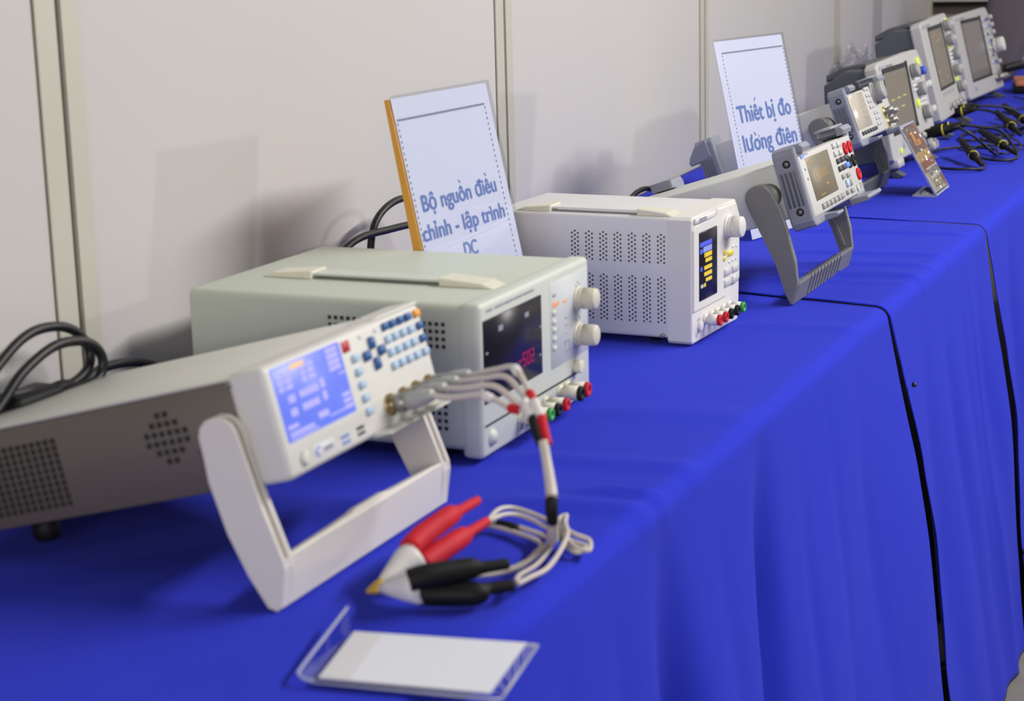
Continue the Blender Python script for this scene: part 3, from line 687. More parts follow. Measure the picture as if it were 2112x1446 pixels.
# ---------------------------------------------------------------- tilted bench instruments with grey bumpers
def bumper_instrument(name, label, cat, P, yaw, tilt, rear_visible):
    R = thing(name, label, cat, P, yaw, tilt)
    D = -.285
    MB().box(D+.01, -.012, .012, .248, -.004, .0645, .003, 2).build('case', M['meter_case'], R)
    MB().box(-.02, 0, .007, .263, -.0115, .068, .004, 3).build('front_panel', M['meter_front'], R)
    # front bumpers: left and right C-shaped guards with ribbed sides and claws
    for sgn, y0 in ((1, .0), (-1, .27)):
        Y = lambda t: y0+sgn*t
        b = MB()
        prof_ = [(Y(.0005), -.012), (Y(.004), -.0185), (Y(.010), -.021), (Y(.055), -.021), (Y(.072), -.0175), (Y(.080), -.0125), (Y(.030), -.0115), (Y(.0095), -.0065), (Y(.0085), .062), (Y(.014), .068), (Y(.045), .070), (Y(.055), .074), (Y(.048), .0815), (Y(.012), .0815), (Y(.004), .079), (Y(.0005), .072)]
        if sgn < 0: prof_ = prof_[::-1]
        b.prism(prof_, 'x', -.031, -.001, .003, 2)
        # claws reaching in front of the panel edge
        if sgn > 0:
            b.prism([(-.004, -.021), (.012, -.0195), (.016, -.0165), (.0155, -.0135), (.012, -.0145), (-.004, -.0125)], 'y', .050, .080, .001, 1)
            b.prism([(-.004, .0705), (.006, .071), (.008, .076), (.004, .0815), (-.004, .0815)], 'y', .010, .045, .001, 1)
        else:
            b.prism([(-.004, -.021), (.018, -.0200), (.0225, -.0165), (.021, -.0125), (.015, -.0140), (-.004, -.0125)], 'y', .188, .262, .001, 1)
            b.prism([(-.004, .0700), (.006, .071), (.008, .076), (.004, .0815), (-.004, .0815)], 'y', .215, .258, .001, 1)
        o = b.build('front_bumper', M['bumper'], R)
        if sgn > 0:
            g = MB()
            for i in range(4): g.box(-.0262+i*.0058, -.0238+i*.0058, -.0016, .001, .008, .0525, .0008, 1)
            g.build('grip_rib', M['bumper_dark'], o)
            for z in (.0618, .0015):
                MB().lathe([(0, .0048), (.001, .0048), (.001, .003), (.0002, .0028)], (-.0148, .0008, z), (0, -1, 0), 18).use(M['rubber']).build('screw_cup', M['rubber'], o)
                MB().cyl((-.0148, .0006, z), (0, -1, 0), .0006, .0024, 14).build('screw', M['nickel'], o)
    # carry handle used as a stand
    ap = [(-.0735, .034), (-.0715, .0405), (-.066, .0455), (-.058, .048), (-.049, .0475), (-.0435, .044), (-.0395, .0336), (-.0350, .012), (-.0332, -.0127), (-.0335, -.054), (-.0387, -.0795), (-.0392, -.083), (-.0520, -.1040), (-.0558, -.1035), (-.0570, -.0900), (-.0585, -.0513), (-.0655, .0012), (-.0725, .022)]
    h = MB()
    for y0, y1 in ((-.0145, -.0045), (.2645, .2745)): h.prism(ap, 'y', y0, y1, .0022, 2)
    h.prism([(-.0387, -.0795), (-.0392, -.083), (-.0520, -.1040), (-.0555, -.1035), (-.0570, -.095), (-.0460, -.0790)], 'y', -.012, .272, .001, 1)
    for y0, y1 in ((.2590, .2650),): h.prism([(-.062, .035), (-.057, .035), (-.046, -.075), (-.050, -.075)], 'y', y0, y1)
    ho = h.build('handle', M['handle_grey'], R)
    g = MB()
    for i in range(10):
        y = .050+i*.0165; g.prism([(-.0383, -.0795), (-.0386, -.0835), (-.0512, -.1035), (-.053, -.1035), (-.048, -.0778)], 'y', y, y+.0018)
    g.build('grip_groove', M['key_dark'], ho)
    for y0, d in ((-.005, 1), (.265, -1)): MB().cyl((-.050, y0, .030), (0, d, 0), .018, .0155, 28).build('handle_pivot', M['handle_grey'], R)
    # rear bumper
    b = MB()
    for sgn, y0 in ((1, .0), (-1, .26)):
        Y = lambda t: y0+sgn*t
        pr = [(Y(0), -.016), (Y(.004), -.021), (Y(.05), -.021), (Y(.05), -.005), (Y(.011), -.003), (Y(.011), .064), (Y(.05), .066), (Y(.05), .078), (Y(.006), .078), (Y(0), .072)]
        if sgn < 0: pr = pr[::-1]
        b.prism(pr, 'x', D+.012, D+.045, .003, 2)
    b.prism([(D+.035, .078), (D+.012, .072), (D-.002, .056), (D-.006, .048), (D-.004, .042), (D+.016, .043), (D+.02, .047), (D+.036, .047)], 'y', -.0012, .014, .002, 1)
    b.prism([(D+.035, -.021), (D+.012, -.021), (D-.002, -.015), (D-.004, -.006), (D+.036, .0)], 'y', .0012, .2588, .002, 1)
    ro = b.build('rear_bumper', M['bumper'], R)
    g = MB()
    for i in range(4): g.box(D+.0165+i*.0058, D+.0188+i*.0058, -.0014, .001, -.004, .044, .0006, 1)
    g.build('grip_rib', M['bumper_dark'], ro)
    # translucent protective tab hung on top right
    return R
R4 = bumper_instrument('bench_multimeter', 'grey bench multimeter with red and black jacks tilted on its charcoal handle', 'multimeter', (-.57, 2.155, .115), .003, .3, False)
sc = MB().box(-.001, .0007, .0310, .1395, .0068, .0612, .0008, 1).build('screen', M['meter_lcd'], R4)
b = MB()
for i in range(7): b.box(.0005, .0011, .056+i*.0085, .0605+i*.0085, .032, .0335); b.box(.0005, .0011, .056+i*.0085, .0575+i*.0085, .032, .042); b.box(.0005, .0011, .056+i*.0085, .0605+i*.0085, .0405, .042)
b.box(.0005, .0011, .036, .046, .0535, .0575); b.box(.0005, .0011, .092, .103, .0205, .023); b.box(.0005, .0011, .058, .063, .0105, .0125); b.box(.0005, .0011, .070, .074, .0105, .0125)
b.build('screen_readout', M['amber'], sc)
for y in (.0535, .0725, .0915, .1110, .1308, .1470): key(R4, 'soft_key', y, -.0022, .0125, .0068, M['key_grey'], d=.003)
for y, z in ((.1722, .0615), (.1941, .0608), (.1712, .0509), (.1945, .0503)): key(R4, 'function_key', y, z, .0150, .0068, M['key_white'], d=.003)
for y, z in ((.1727, .0408), (.1935, .0408), (.2120, .0408), (.1718, .0306), (.1915, .0306)): key(R4, 'function_key', y, z, .0130, .0066, M['key_dark'], d=.003)
key(R4, 'function_key', .2110, .0312, .0140, .0070, M['key_lit_blue'], d=.003)
for y, z in ((.1760, .0195), (.2010, .0185), (.1760, -.0015), (.2005, -.0025)): key(R4, 'arrow_key', y, z, .011, .0058, M['key_grey'], d=.003)
key(R4, 'arrow_key', .1865, .0095, .013, .0095, M['key_pale'], d=.0032); key(R4, 'arrow_key', .2025, .0085, .006, .009, M['key_grey'], d=.003)
for y, z, c in ((.2220, .0519, 'red'), (.2450, .0519, 'red'), (.2235, .0335, 'rubber'), (.2466, .0330, 'rubber'), (.2530, .0135, 'red')):
    MB().lathe([(-.001, .0082), (.002, .0082), (.003, .0072), (.003, .0035), (.0008, .003)], (0, y, z), (1, 0, 0), 24).build('input_jack', M[c], R4)
round_key(R4, 'input_key', .2300, -.003, .0045, M['key_white'])
b = MB()
for i in range(5):
    for j in range(3): b.box(.0002, .0007, .243+i*.0028, .2448+i*.0028, -.006+j*.003, -.0045+j*.003)
b.build('rating_mark', M['logo_grey'], R4)
b = MB(); b.box(.0002, .0007, .015, .027, .0625, .067); bars(b, .030, .0660, 8, w=.0014, h=.0016, gap=.0024, x=.0007); b.build('logo', M['logo_blue'], R4)
for z in (.0489, .0367): round_key(R4, 'indicator', .0205, z, .0017, M['key_dark'], d=.0006)

R5 = bumper_instrument('signal_generator', 'grey signal generator with big round knob, behind the farther sign', 'signal generator', (-.702, 2.945, .121), .0, .35, True)
sc = MB().box(-.001, .0007, .006, .1040, .0065, .0652, .0008, 1).build('screen', M['gen_lcd'], R5)
knob(R5, .1760, .0560, .0165, .020, M['key_grey'])
for j, z in enumerate((.0668, .0560, .0455, .0358)):
    for y in (.1235, .1395): key(R5, 'keypad_key', y+.001*j, z, .0105, .0062, M['key_white'], d=.003)
for y in (.1859, .2021): key(R5, 'output_key', y, .0393, .0105, .0080, M['key_dark'], d=.003)
for y in (.0255, .0445, .0635, .0815, .0985, .1145): key(R5, 'soft_key', y, -.0005, .0115, .0062, M['key_dark'], d=.003)
for y, z in ((.142, .024), (.158, .024), (.142, .0145), (.158, .0145), (.142, .005), (.158, .005)): key(R5, 'menu_key', y, z, .0105, .0062, M['key_white'], d=.0025)
for y, z in ((.2038, .0195), (.2290, .0155), (.2103, .0010)): bnc(R5, y, z, m=M['nickel'], r=.006, L=.018)
b = MB()
for y, z, r in ((.2038, .0195, .0115), (.2103, .0010, .0115)):
    b.lathe([(-.001, r), (.0008, r), (.0008, r*.75), (0, r*.75)], (0, y, z), (1, 0, 0), 26)
b.build('socket_ring', M['key_yel'], R5)
b = MB(); bars(b, .045, .0672, 6, w=.0014, h=.0016, gap=.0024, x=.0007); b.build('logo', M['logo_grey'], R5)
for z in (.047, .036): round_key(R5, 'indicator', .0125, z, .0015, M['red'], d=.0006)
MB().box(-.028, -.004, .20, .262, .0815, .0845, .001, 1).build('top_tab', M['flap'], R5)
MB().box(-.028, -.004, .20, .262, .0815, .0845, .001, 1).build('top_tab', M['flap'], R4)

# ---------------------------------------------------------------- oscilloscopes
def scope(label, P, yaw, tilt, W_, H_, scr, lcd, kind):
    R = thing('oscilloscope', label, 'oscilloscope', P, yaw, tilt, group=None)
    # front: rounded bezel with a chamfered rim
    b = MB()
    pr = [(0, .006), (.006, 0), (W_-.006, 0), (W_, .008), (W_, H_-.022), (W_-.028, H_+.003), (W_-.06, H_+.004), (.02, H_-.002), (.004, H_-.006), (0, H_-.012)]
    b.prism(pr, 'x', -.024, .0, .004, 3); b.build('front_bezel', M['scope_front'], R)
    y0, y1, z0, z1 = scr
    # dark case behind, narrowing towards the back, with a top hood
    MB().prism([(-.022, .004), (-.022, H_-.010), (-.060, H_-.004), (-.104, H_-.022), (-.112, H_*.6), (-.104, .012), (-.085, .006)], 'y', .006, W_-.006, .004, 2).build('case', M['scope_case'], R)
    MB().prism([(-.030, H_-.006), (-.030, H_+.002), (-.075, H_+.003), (-.108, H_-.006), (-.110, H_-.018), (-.08, H_-.010)], 'y', .05, W_-.05, .003, 2).build('top_handle', M['scope_case'], R)
    vent(R, [(-.040-.010*i, H_*.72-.030*j) for i in range(2) for j in range(2)], .006, m=M['black'], r=.0001)
    b = MB()
    for i in range(2):
        for j in range(2): b.box(-.043-.010*i, -.038-.010*i, .0052, .009, H_*.78-.032*j-.026, H_*.78-.032*j)
    b.build('side_slot', M['black'], R)
    fr = MB()
    t = .010
    for q in ((y0-t*.2, y0, z0, z1), (y1-t*.9, y1+t*.6, z0-t*.6, z1+t*.6), (y0-t*.2, y1+t*.6, z1-t*.5, z1+t*.4), (y0-t*.2, y1+t, z0-t*.6, z0)): fr.box(-.001, .0016, *q)
    fr.build('screen_frame', M['black'], R)
    s = MB().box(-.001, .0008, y0, y1, z0, z1).build('screen', lcd, R)
    b = MB(); b.box(.0002, .0008, .02, .06, H_-.0165, H_-.0095); bars(b, .07, H_-.012, 8, w=.004, h=.004, gap=.007, x=.0008); b.build('logo_lettering', M['logo_grey'], R)
    return R, s
R6, s6 = scope('light grey oscilloscope nearest the camera, blue knob cap and two dashed traces', (-.725, 3.32, .03), -.01, .214, .37, .185, (.036, .228, .052, .1665), M['scope_lcd'], 0)
b = MB()
for z, n in ((.128, 0), (.104, 0)):
    pass
for i in range(3): b.box(.0005, .0012, .062+i*.048, .086+i*.048, .1085+.001*i, .1105+.001*i)
for i in range(2): b.box(.0005, .0012, .083+i*.048, .107+i*.048, .0910+.001*i, .0930+.001*i)
b.build('trace', M['trace'], s6)
for y, z in ((.262, .1500), (.289, .1120), (.302, .0650)): knob(R6, y, z, .0135, .016, M['key_grey'], skirt=False)
for y, z in ((.325, .1150), (.345, .1160), (.361, .1160), (.328, .0655), (.345, .0660), (.360, .0660)): knob(R6, y, z, .0075, .012, M['key_white'], skirt=False)
knob(R6, .327, .1450, .0085, .013, M['blue_cap'], skirt=False)
round_key(R6, 'run_key', .322, .1640, .0085, M['key_lime'], d=.004); round_key(R6, 'stop_key', .2645, .0870, .0085, M['key_lime'], d=.004)
for j in range(3):
    for i in range(4): key(R6, 'menu_key', .256+i*.018, .1295-.0085*j+.0006*i, .011, .0048, M['label_pale'], d=.0025)
for j in range(3):
    for i in range(3): key(R6, 'menu_key', .292+i*.020, .0985-.0085*j, .012, .0048, M['label_pale'], d=.0025)
for y in (.225, .282, .337): bnc(R6, y, .026, m=M['key_grey'], r=.006, L=.014)
key(R6, 'usb_socket', .092, .027, .012, .020, M['key_grey'], d=.0008); key(R6, 'power_key', .060, .0155, .010, .010, M['key_lime'], d=.003)
for y in (.02, .30): MB().prism([(-.045, .002), (-.030, .002), (.006, -.028), (-.002, -.031), (-.012, -.028)], 'y', y, y+.03, .001, 1).build('tilt_foot', M['scope_case'], R6)
for y in (.012, .318): MB().box(-.02, .004, y, y+.045, -.012, .004, .002, 1).build('front_foot', M['scope_front'], R6)
R7, s7 = scope('light grey oscilloscope between the other two, taller, with vented slate side', (-.765, 3.96, .04), .05, .246, .405, .218, (.080, .280, .068, .198), M['scope_lcd'], 1)
b = MB()
for y, z in ((.12, .178), (.15, .181), (.21, .178), (.16, .166), (.20, .168), (.11, .080), (.20, .082), (.10, .1)): b.box(.0005, .0012, y, y+.016, z, z+.003)
b.build('trace', M['amber'], s7)
for y, z in ((.318, .1930), (.318, .1590), (.355, .1240), (.320, .0890), (.326, .0510)): knob(R7, y, z, .0135, .016, M['key_grey'], skirt=False)
for z in (.1945, .1610, .0915, .0535):
    for y in (.350, .368): knob(R7, y, z, .0070, .013, M['key_white'], skirt=False)
for y, z in ((.350, .2050), (.325, .1450), (.325, .0700)): key(R7, 'lit_key', y, z, .016, .009, M['key_lime'], d=.004)
for j in range(4):
    for i in range(3): key(R7, 'menu_key', .310+i*.024, .136-.009*j, .014, .0055, M['label_pale'], d=.0025)
b = MB(); 
for i in range(8): b.box(.0, .0012, .095+i*.022, .0975+i*.022, .0475, .0555)
b.build('bezel_mark', M['logo_grey'], R7)
for i in range(4): bnc(R7, .150+i*.052, .0215, m=M['key_grey'], r=.006, L=.014)
for y in (.03, .34): MB().prism([(-.045, .002), (-.030, .002), (.010, -.034), (.001, -.040), (-.012, -.035)], 'y', y, y+.03, .001, 1).build('tilt_foot', M['scope_case'], R7)
R8, s8 = scope('light grey oscilloscope farthest from the camera, blank grey screen and big side dial', (-.83, 4.66, .025), -.025, .24, .43, .215, (.068, .300, .046, .1945), M['scope_lcd_off'], 2)
knob(R8, .395, .1130, .0200, .030, M['white_front'], skirt=False)
for j in range(7):
    for i in range(3): key(R8, 'menu_key', .325+i*.024+.003*j, .186-.019*j, .014, .0075, (M['key_white'], M['logo_blue'], M['key_dark'])[(i+2*j) % 3 if i else 0], d=.003)
for j in range(4): round_key(R8, 'small_knob', .4, .19-.02*j if j < 3 else .07, .006, M['key_white'], d=.012)
for i in range(4): bnc(R8, .345+i*.022, .0300, m=M['nickel'], r=.008, L=.024)
b = MB(); b.box(.0, .001, .07, .10, .016, .028); b.build('bezel_mark', M['logo_grey'], R8)
for y in (.03, .36): MB().prism([(-.045, .002), (-.030, .002), (.006, -.022), (-.002, -.027), (-.012, -.024)], 'y', y, y+.03, .001, 1).build('tilt_foot', M['scope_case'], R8)

# ---------------------------------------------------------------- oscilloscope probes
def probe(label, head, hd_dir, path, body_a, body_b, ring):
    R = thing('oscilloscope_probe', label, 'probe', (0, 0, 0), group=None)
    hv = Vector(hd_dir).normalized(); h0 = Vector(head)
    MB().lathe([(-.010, .0095), (.008, .0095), (.0085, .0112), (.034, .0112), (.036, .0088), (.050, .0068), (.062, .0045)], h0, hv, 22).build('connector_head', M['rubber'], R)
    MB().lathe([(0, .0116), (.003, .0116)], h0+hv*.029, hv, 22).build('colour_ring', M['yellow_ring'], R)
    MB().tube([h0+hv*.058, *path, body_a], .0028, 8, 6).build('cable', M['cable'], R)
    a, c = Vector(body_a), Vector(body_b); d = c-a; L = d.length
    MB().lathe([(-.008, .004), (0, .0062), (L*.15, .0072), (L*.55, .0078), (L*.6, .0098), (L*.63, .0098), (L*.66, .006), (L, .0038)], a, d, 16).build('probe_body', M['rubber'], R)
    MB().lathe([(0, .0102), (.0025, .0102)], a+d*ring, d, 16).build('colour_ring', M['yellow_ring'], R)
    MB().tube([a+d*.55, a+d*.6+Vector((.01, -.03, .0)), a+d*.3+Vector((.03, -.07, -.004)), a+Vector((.012, -.10, -.004))], .0014, 6, 6).build('ground_lead', M['cable'], R)
    return R
z_ = .006
probe('yellow-ringed black probe plugged into the nearest oscilloscope, its loop closest to the card stand', (-.722, 3.600, .0545), (1, -.05, .25),
      [(-.640, 3.60, .055), (-.615, 3.62, .03), (-.60, 3.66, .008), (-.625, 3.78, z_), (-.700, 3.80, z_), (-.735, 3.70, z_), (-.715, 3.56, z_), (-.67, 3.46, z_), (-.62, 3.45, z_), (-.595, 3.50, z_)], (-.668, 3.66, .034), (-.600, 3.49, .010), .62)
probe('black probe with yellow ring plugged into the nearest oscilloscope, lying farther along the cloth', (-.722, 3.655, .0545), (1, .05, .22),
      [(-.635, 3.67, .062), (-.60, 3.68, .055), (-.570, 3.66, .03), (-.555, 3.62, .008), (-.60, 3.60, z_), (-.66, 3.72, z_), (-.66, 3.85, z_), (-.61, 3.87, z_)], (-.655, 3.80, .040), (-.562, 3.66, .012), .62)
probe('black probe with yellow ring plugged into the middle oscilloscope, nearer of its two', (-.790, 4.165, .0375), (1, -.03, .22),
      [(-.70, 4.17, .045), (-.66, 4.16, .03), (-.63, 4.10, .008), (-.66, 3.98, z_), (-.71, 3.93, z_), (-.735, 4.05, z_), (-.69, 4.22, z_), (-.63, 4.20, z_)], (-.690, 4.20, .040), (-.610, 4.02, .010), .62)
probe('black probe with yellow ring plugged into the middle oscilloscope, farther of its two', (-.795, 4.220, .0395), (1, .02, .22),
      [(-.70, 4.24, .05), (-.665, 4.26, .04), (-.62, 4.24, .01), (-.60, 4.14, z_), (-.64, 4.12, z_), (-.69, 4.33, z_), (-.66, 4.42, z_)], (-.700, 4.36, .040), (-.600, 4.16, .010), .62)
tag(MB().tube([(-.60, 3.70, .006), (-.575, 3.78, .006), (-.60, 3.92, .008), (-.66, 4.05, .006), (-.69, 4.00, .006), (-.64, 3.88, .006), (-.58, 3.86, .006), (-.54, 3.74, .006)], .0022, 8, 6).build('power_cord', M['cable']), 'loose black lead snaking between the probes in front of the middle oscilloscope', 'cord')
tag(MB().tube([(-.815, 5.05, .075), (-.780, 5.08, .082), (-.74, 5.12, .088), (-.66, 5.2, .09), (-.55, 5.35, .095), (-.45, 5.5, .10)], [.012, .012, .009, .008, .008, .008], 10, 6).build('power_cord', M['cable']), 'thick black lead leaving the farthest oscilloscope to the right', 'cord')
tag(MB().tube([(-.78, 5.00, .006), (-.72, 4.86, .006), (-.70, 4.70, .006), (-.74, 4.60, .006), (-.71, 4.50, .006)], .0022, 8, 6).build('power_cord', M['cable']), 'thin black lead on the cloth below the farthest oscilloscope', 'cord')

# ---------------------------------------------------------------- signs
def sign(label, P, yaw, tilt, amber):
    R = thing('table_sign', label, 'sign', P, yaw, tilt)
    W_, H_ = .21, .297
    MB().box(-.0026, -.0004, -.003, W_+.003, 0, H_+.003).build('acrylic_front', M['clear'], R)
    MB().box(-.0040, -.0032, 0, W_, .001, H_).build('paper', M['paper'], R)
    return R
SG = .0
R9 = sign('nearer A4 paper sign headed Bộ nguồn with an amber edge, between the power supplies', (-.806, 1.644, .0), -.041, .209, True)
PX = -.0030
# the amber rear sheet, splayed away from the paper towards the bottom
MB().prism([(-.0045, .297), (-.0100, .297), (-.0190, .001), (-.0160, .001), (-.0045, .285)], 'y', -.002, .212).build('rear_sheet', M['amber_edge'], R9)
MB().prism([(-.0045, .2965), (-.0095, .2965), (-.0185, .001), (-.0045, .001)], 'y', -.0025, .0005).build('amber_edge', M['amber_edge'], R9)
def sign_text(R, lines, border, offs):
    for body, a, c, z, sz, bold in lines:
        text_on_panel('lettering', body, a, c, z, R, M['ink'], x=PX, size=sz, bold=bold)
    y0, y1, z0, z1, n = border
    b = MB()
    b.box(PX-.0002, PX+.0002, y0, y1, z1-.0011, z1+.0011)
    nz = int((z1-z0)/.0060)
    for i in range(nz):
        z = z1-.004-i*.0060
        for y in (y0, y1): b.box(PX-.0002, PX+.0002, y-.0009, y+.0009, z-.0016, z+.0012)
    b.build('dotted_border', M['ink_grey'], R)
sign_text(R9, [('Bộ nguồn điều', .0150, .1830, .1785, .0240, .0010), ('chỉnh - lập trình', .0035, .1900, .1487, .0235, .0010), ('DC', .0815, .1125, .1203, .0220, .0010)], (.0030, .1960, .012, .2747, 0), 0)
R10 = sign('farther A4 paper sign headed Thiết bị đo, behind the bench multimeter', (-.772, 2.592, .001), -.21, .225, False)
MB().box(-.080, -.0035, -.003, .213, -.0045, -.0020, rot=Matrix.Rotation(.225, 3, 'Y'), piv=Vector((-.0035, 0, -.002))).build('acrylic_base', M['clear'], R10)
sign_text(R10, [('Thiết bị đo', .0270, .1960, .1735, .0360, .0013), ('lường điên', .0280, .1980, .1295, .0360, .0013)], (.0175, .2075, .012, .2790, 0), 0)

# ---------------------------------------------------------------- small L stand with a printed card
R11 = thing('card_stand', 'small clear acrylic stand holding a glossy photo strip, beside the probes', 'stand', (-.606, 3.109, .002), .028, .521)
w_, h_ = .125, .1325
MB().box(-.0025, 0, 0, w_, 0, h_, .0004, 1).build('acrylic_front', M['clear'], R11)
rims = MB()
for q in ((0, w_, 0, .003), (0, w_, h_-.003, h_), (0, .004, 0, h_), (w_-.004, w_, 0, h_)): rims.box(-.0027, .0003, *q)
rims.build('acrylic_edge', M['clear_edge'], R11)
bb = MB().box(-.040, 0, .001, w_-.006, -.0025, 0, rot=Matrix.Rotation(.521, 3, 'Y'), piv=Vector((0, 0, 0))); bb.build('acrylic_foot', M['clear'], R11)
fe = MB(); ry = Matrix.Rotation(.521, 3, 'Y')
for q in ((-.040, 0, .001, .004), (-.040, 0, w_-.010, w_-.006), (-.042, -.039, .001, w_-.006)): fe.box(*q, -.0026, .0003, rot=ry, piv=Vector((0, 0, 0)))
fe.build('acrylic_edge', M['clear_edge'], R11)
card = MB()
def patch(m, y0, y1, z0, z1, x=.0004): card.use(m).box(x-.0004, x+.0002, y0*w_, y1*w_, z0*h_, z1*h_)
patch(M['photo_brown'], .05, .95, .60, .97); patch(M['photo_tan'], .05, .95, .47, .60); patch(M['photo_rust'], .05, .95, .32, .47); patch(M['photo_pale'], .05, .95, .04, .32)
patch(M['photo_orange'], .35, .55, .70, .88, .0007); patch(M['photo_orange'], .45, .75, .68, .76, .0007); patch(M['photo_rust'], .7, .95, .6, .97, .0006); patch(M['photo_tan'], .45, .9, .49, .56, .0007)
patch(M['photo_grey'], .25, .95, .26, .34, .0007); patch(M['paper2'], .2, .95, .225, .245, .0007); patch(M['paper2'], .2, .95, .35, .37, .0007); patch(M['photo_rust'], .82, .95, .06, .24, .0007)
for y0, y1, z0, z1 in ((.25, .75, .19, .2), (.25, .75, .09, .1), (.25, .29, .09, .2), (.71, .75, .09, .13), (.62, .71, .13, .14), (.4, .44, .1, .15)): patch(M['photo_brown'], y0, y1, z0, z1, .0008)
card.build('printed_card', None, R11)
MB().box(.0014, .0018, .004, w_-.004, .004, h_-.004).build('glossy_film', M['film'], R11)

# ---------------------------------------------------------------- acrylic holder lying in the foreground
R12 = thing('card_holder', 'clear acrylic holder with blank white card lying flat at the table front', 'holder', (0, 0, 0))
A, B, C2, D2 = (-.551, .908, .0015), (-.568, .988, .0015), (-.444, 1.0115, .0015), (-.4310, .9245, .0015)
MB().quadprism([A, D2, C2, B], .0018).build('acrylic_plate', M['clear'], R12)
MB().quadprism([(-.5475, .9105, .0036), (-.4385, .9265, .0036), (-.4500, 1.0075, .0036), (-.5640, .9865, .0036)], .0006).build('card', M['paper2'], R12)
MB().quadprism([(-.5460, .9125, .0043), (-.5275, .9152, .0043), (-.5440, .9880, .0043), (-.5620, .9848, .0043)], .0002).build('card_flap', mat('grey_white_card', rgb(204, 203, 206), .6), R12)
MB().quadprism([A, (-.5615, .9135, .0045), (-.5782, 1.0039, .0120), B], .0016).build('acrylic_lip', M['clear'], R12)
tb = MB(); tb.tube([(-.5782, 1.0039, .0128), (-.570, .958, .0095), (-.5625, .9150, .0060), (-.5600, .9095, .0045), (-.5545, .9075, .003), (-.549, .9085, .0028)], .0011, 8, 6)
tb.tube([A, D2], .0009, 6, 2); tb.tube([D2, C2], .0011, 6, 2); tb.tube([C2, B], .0007, 6, 2)
tb.build('acrylic_edge', M['clear_edge'], R12)

# ---------------------------------------------------------------- cords by the wall
def cord(name, pts, r, label): return tag(MB().tube(pts, r, 12, 7).build(name, M['cable']), label, 'cord')
cord('power_cord', [(-.962, 1.085, .09), (-.964, 1.139, .124), (-.965, 1.177, .1385), (-.965, 1.213, .1375), (-.964, 1.238, .127), (-.962, 1.250, .110), (-.960, 1.243, .095), (-.958, 1.214, .0875), (-.958, 1.170, .093), (-.957, 1.12, .097), (-.955, 1.06, .09)], .0043, 'black mains cord, upper outer loop by the left wall seam')
cord('power_cord', [(-.952, 1.08, .07), (-.952, 1.120, .094), (-.952, 1.149, .113), (-.952, 1.188, .1255), (-.951, 1.220, .1245), (-.950, 1.242, .1155), (-.948, 1.249, .101), (-.948, 1.241, .088), (-.946, 1.215, .086), (-.945, 1.183, .083), (-.944, 1.151, .074), (-.946, 1.11, .064)], .0043, 'black mains cord, inner loop lying in front of the outer one')
R13 = thing('mains_plug', 'black mains plug resting behind the front meter below the cord loops', 'plug', (-.958, 1.160, .086))
MB().box(-.016, .016, -.030, .03, -.012, .010, .006, 3).build('plug_body', M['rubber'], R13)
MB().tube([(0, .03, 0), (.0, .045, .002), (0, .06, 0)], [.008, .006, .0045], 12, 4).build('strain_relief', M['rubber'], R13)
cord('power_cord', [(-.972, 1.250, .078), (-.975, 1.275, .084), (-.976, 1.300, .0845), (-.976, 1.335, .0795), (-.975, 1.362, .069), (-.972, 1.385, .05), (-.968, 1.395, .02)], .0045, 'black mains cord curving from the plug down behind the green-grey supply')
tag(MB().quadprism([(-.935, 1.10, .060), (-.935, 1.29, .0815), (-.925, 1.27, .0885), (-.925, 1.16, .085)], .0004).build('paper_sheet', M['paper2']), 'curled white paper sheet tucked behind the front meter', 'paper')
cord('power_cord', [(-.985, 1.985, .09), (-.995, 1.955, .140), (-1.0, 1.915, .1485), (-1.0, 1.874, .145), (-1.0, 1.843, .131), (-1.0, 1.829, .106), (-1.0, 1.829, .07), (-.998, 1.835, .01)], .0043, 'black cord arching above its twin, left of the nearer sign')
cord('power_cord', [(-.98, 2.0, .09), (-.988, 1.95, .112), (-.99, 1.91, .118), (-.99, 1.853, .1205), (-.99, 1.795, .122), (-.99, 1.757, .1165), (-.99, 1.726, .103), (-.985, 1.69, .07), (-.975, 1.66, .02)], .0043, 'black cord running lower, level with the green-grey supply top')
cord('power_cord', [(-1.07, 2.82, -.0 + .004), (-1.07, 2.88, .018), (-1.07, 2.911, .0225), (-1.07, 2.95, .0215), (-1.065, 2.995, .012), (-1.05, 3.04, .004)], .0045, 'short black cord arc at the wall behind the white power supply')

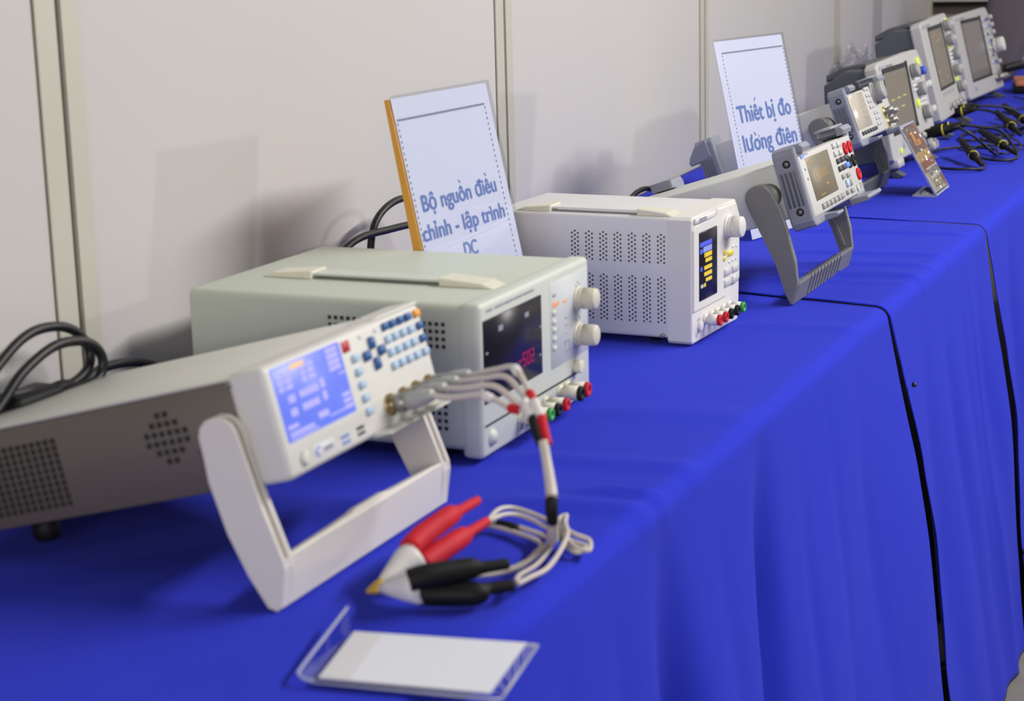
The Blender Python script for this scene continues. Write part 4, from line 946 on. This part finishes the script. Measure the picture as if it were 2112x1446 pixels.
# ---------------------------------------------------------------- crumpled plastic bag by the wall
bm = bmesh.new(); bmesh.ops.create_icosphere(bm, subdivisions=5, radius=1)
for v in bm.verts:
    p = v.co.copy(); q = 1+.38*noise.noise(p*2.1)+.22*noise.noise(p*5.3+Vector((3, 1, 2)))+.10*noise.noise(p*11)
    v.co = Vector((p.x*.040*q, p.y*.12*q, max(-.062, p.z*.072*q)))
me = bpy.data.meshes.new('plastic_bag'); bm.to_mesh(me); bm.free(); me.materials.append(M['bag'])
o = bpy.data.objects.new('plastic_bag', me); COL.objects.link(o); o.location = (-1.185, 4.90, T+.064); tag(o, 'crumpled clear plastic bag against the wall behind the oscilloscopes', 'plastic bag')

# ---------------------------------------------------------------- far end: charcoal bag and tan case
bm = bmesh.new()
rows = []
for j in range(17):
    t = j/16; z = .002+.46*t
    x0 = -.99+.06*t; x1 = -.885+.16*t**.9; yh = .09*(1-.35*t)
    ring = []
    for k in range(28):
        a = 2*math.pi*k/28; ca, sa = math.cos(a), math.sin(a)
        ex = math.copysign(abs(ca)**.6, ca); ey = math.copysign(abs(sa)**.6, sa)
        wob = 1+.05*noise.noise(Vector((ca*2, sa*2, z*9)))
        ring.append(bm.verts.new(((x0+x1)/2+(x1-x0)/2*ex*wob, 5.62+yh*ey*wob+.03*t, z)))
    rows.append(ring)
for a, c in zip(rows, rows[1:]):
    for k in range(28): f = bm.faces.new((a[k], a[(k+1) % 28], c[(k+1) % 28], c[k])); f.smooth = True
bm.faces.new(rows[0][::-1]); bm.faces.new(rows[-1])
R14 = thing('cloth_bag', 'tall charcoal fabric bag standing at the far end of the table', 'bag', (0, 0, 0))
me = bpy.data.meshes.new('body'); bm.to_mesh(me); bm.free(); me.materials.append(M['bag_fabric'])
o = bpy.data.objects.new('body', me); COL.objects.link(o); o.parent = R14
MB().tube([(-.90, 5.64, .45), (-.89, 5.64, .52), (-.83, 5.64, .56), (-.77, 5.64, .53), (-.76, 5.64, .45)], .010, 10, 6).build('carry_loop', M['bag_fabric'], R14)
R15 = thing('carrying_case', 'flat tan case with black rim beside the farthest oscilloscope', 'case', (-.80, 5.14, .001), .2)
MB().box(0, .22, 0, .16, 0, .018, .004, 2).build('base', M['rubber'], R15)
MB().box(.002, .218, .002, .158, .0185, .036, .005, 3).build('lid', M['leather'], R15)
MB().box(.06, .12, -.004, .0, .018, .030, .001, 1).build('clasp', M['nickel'], R15)
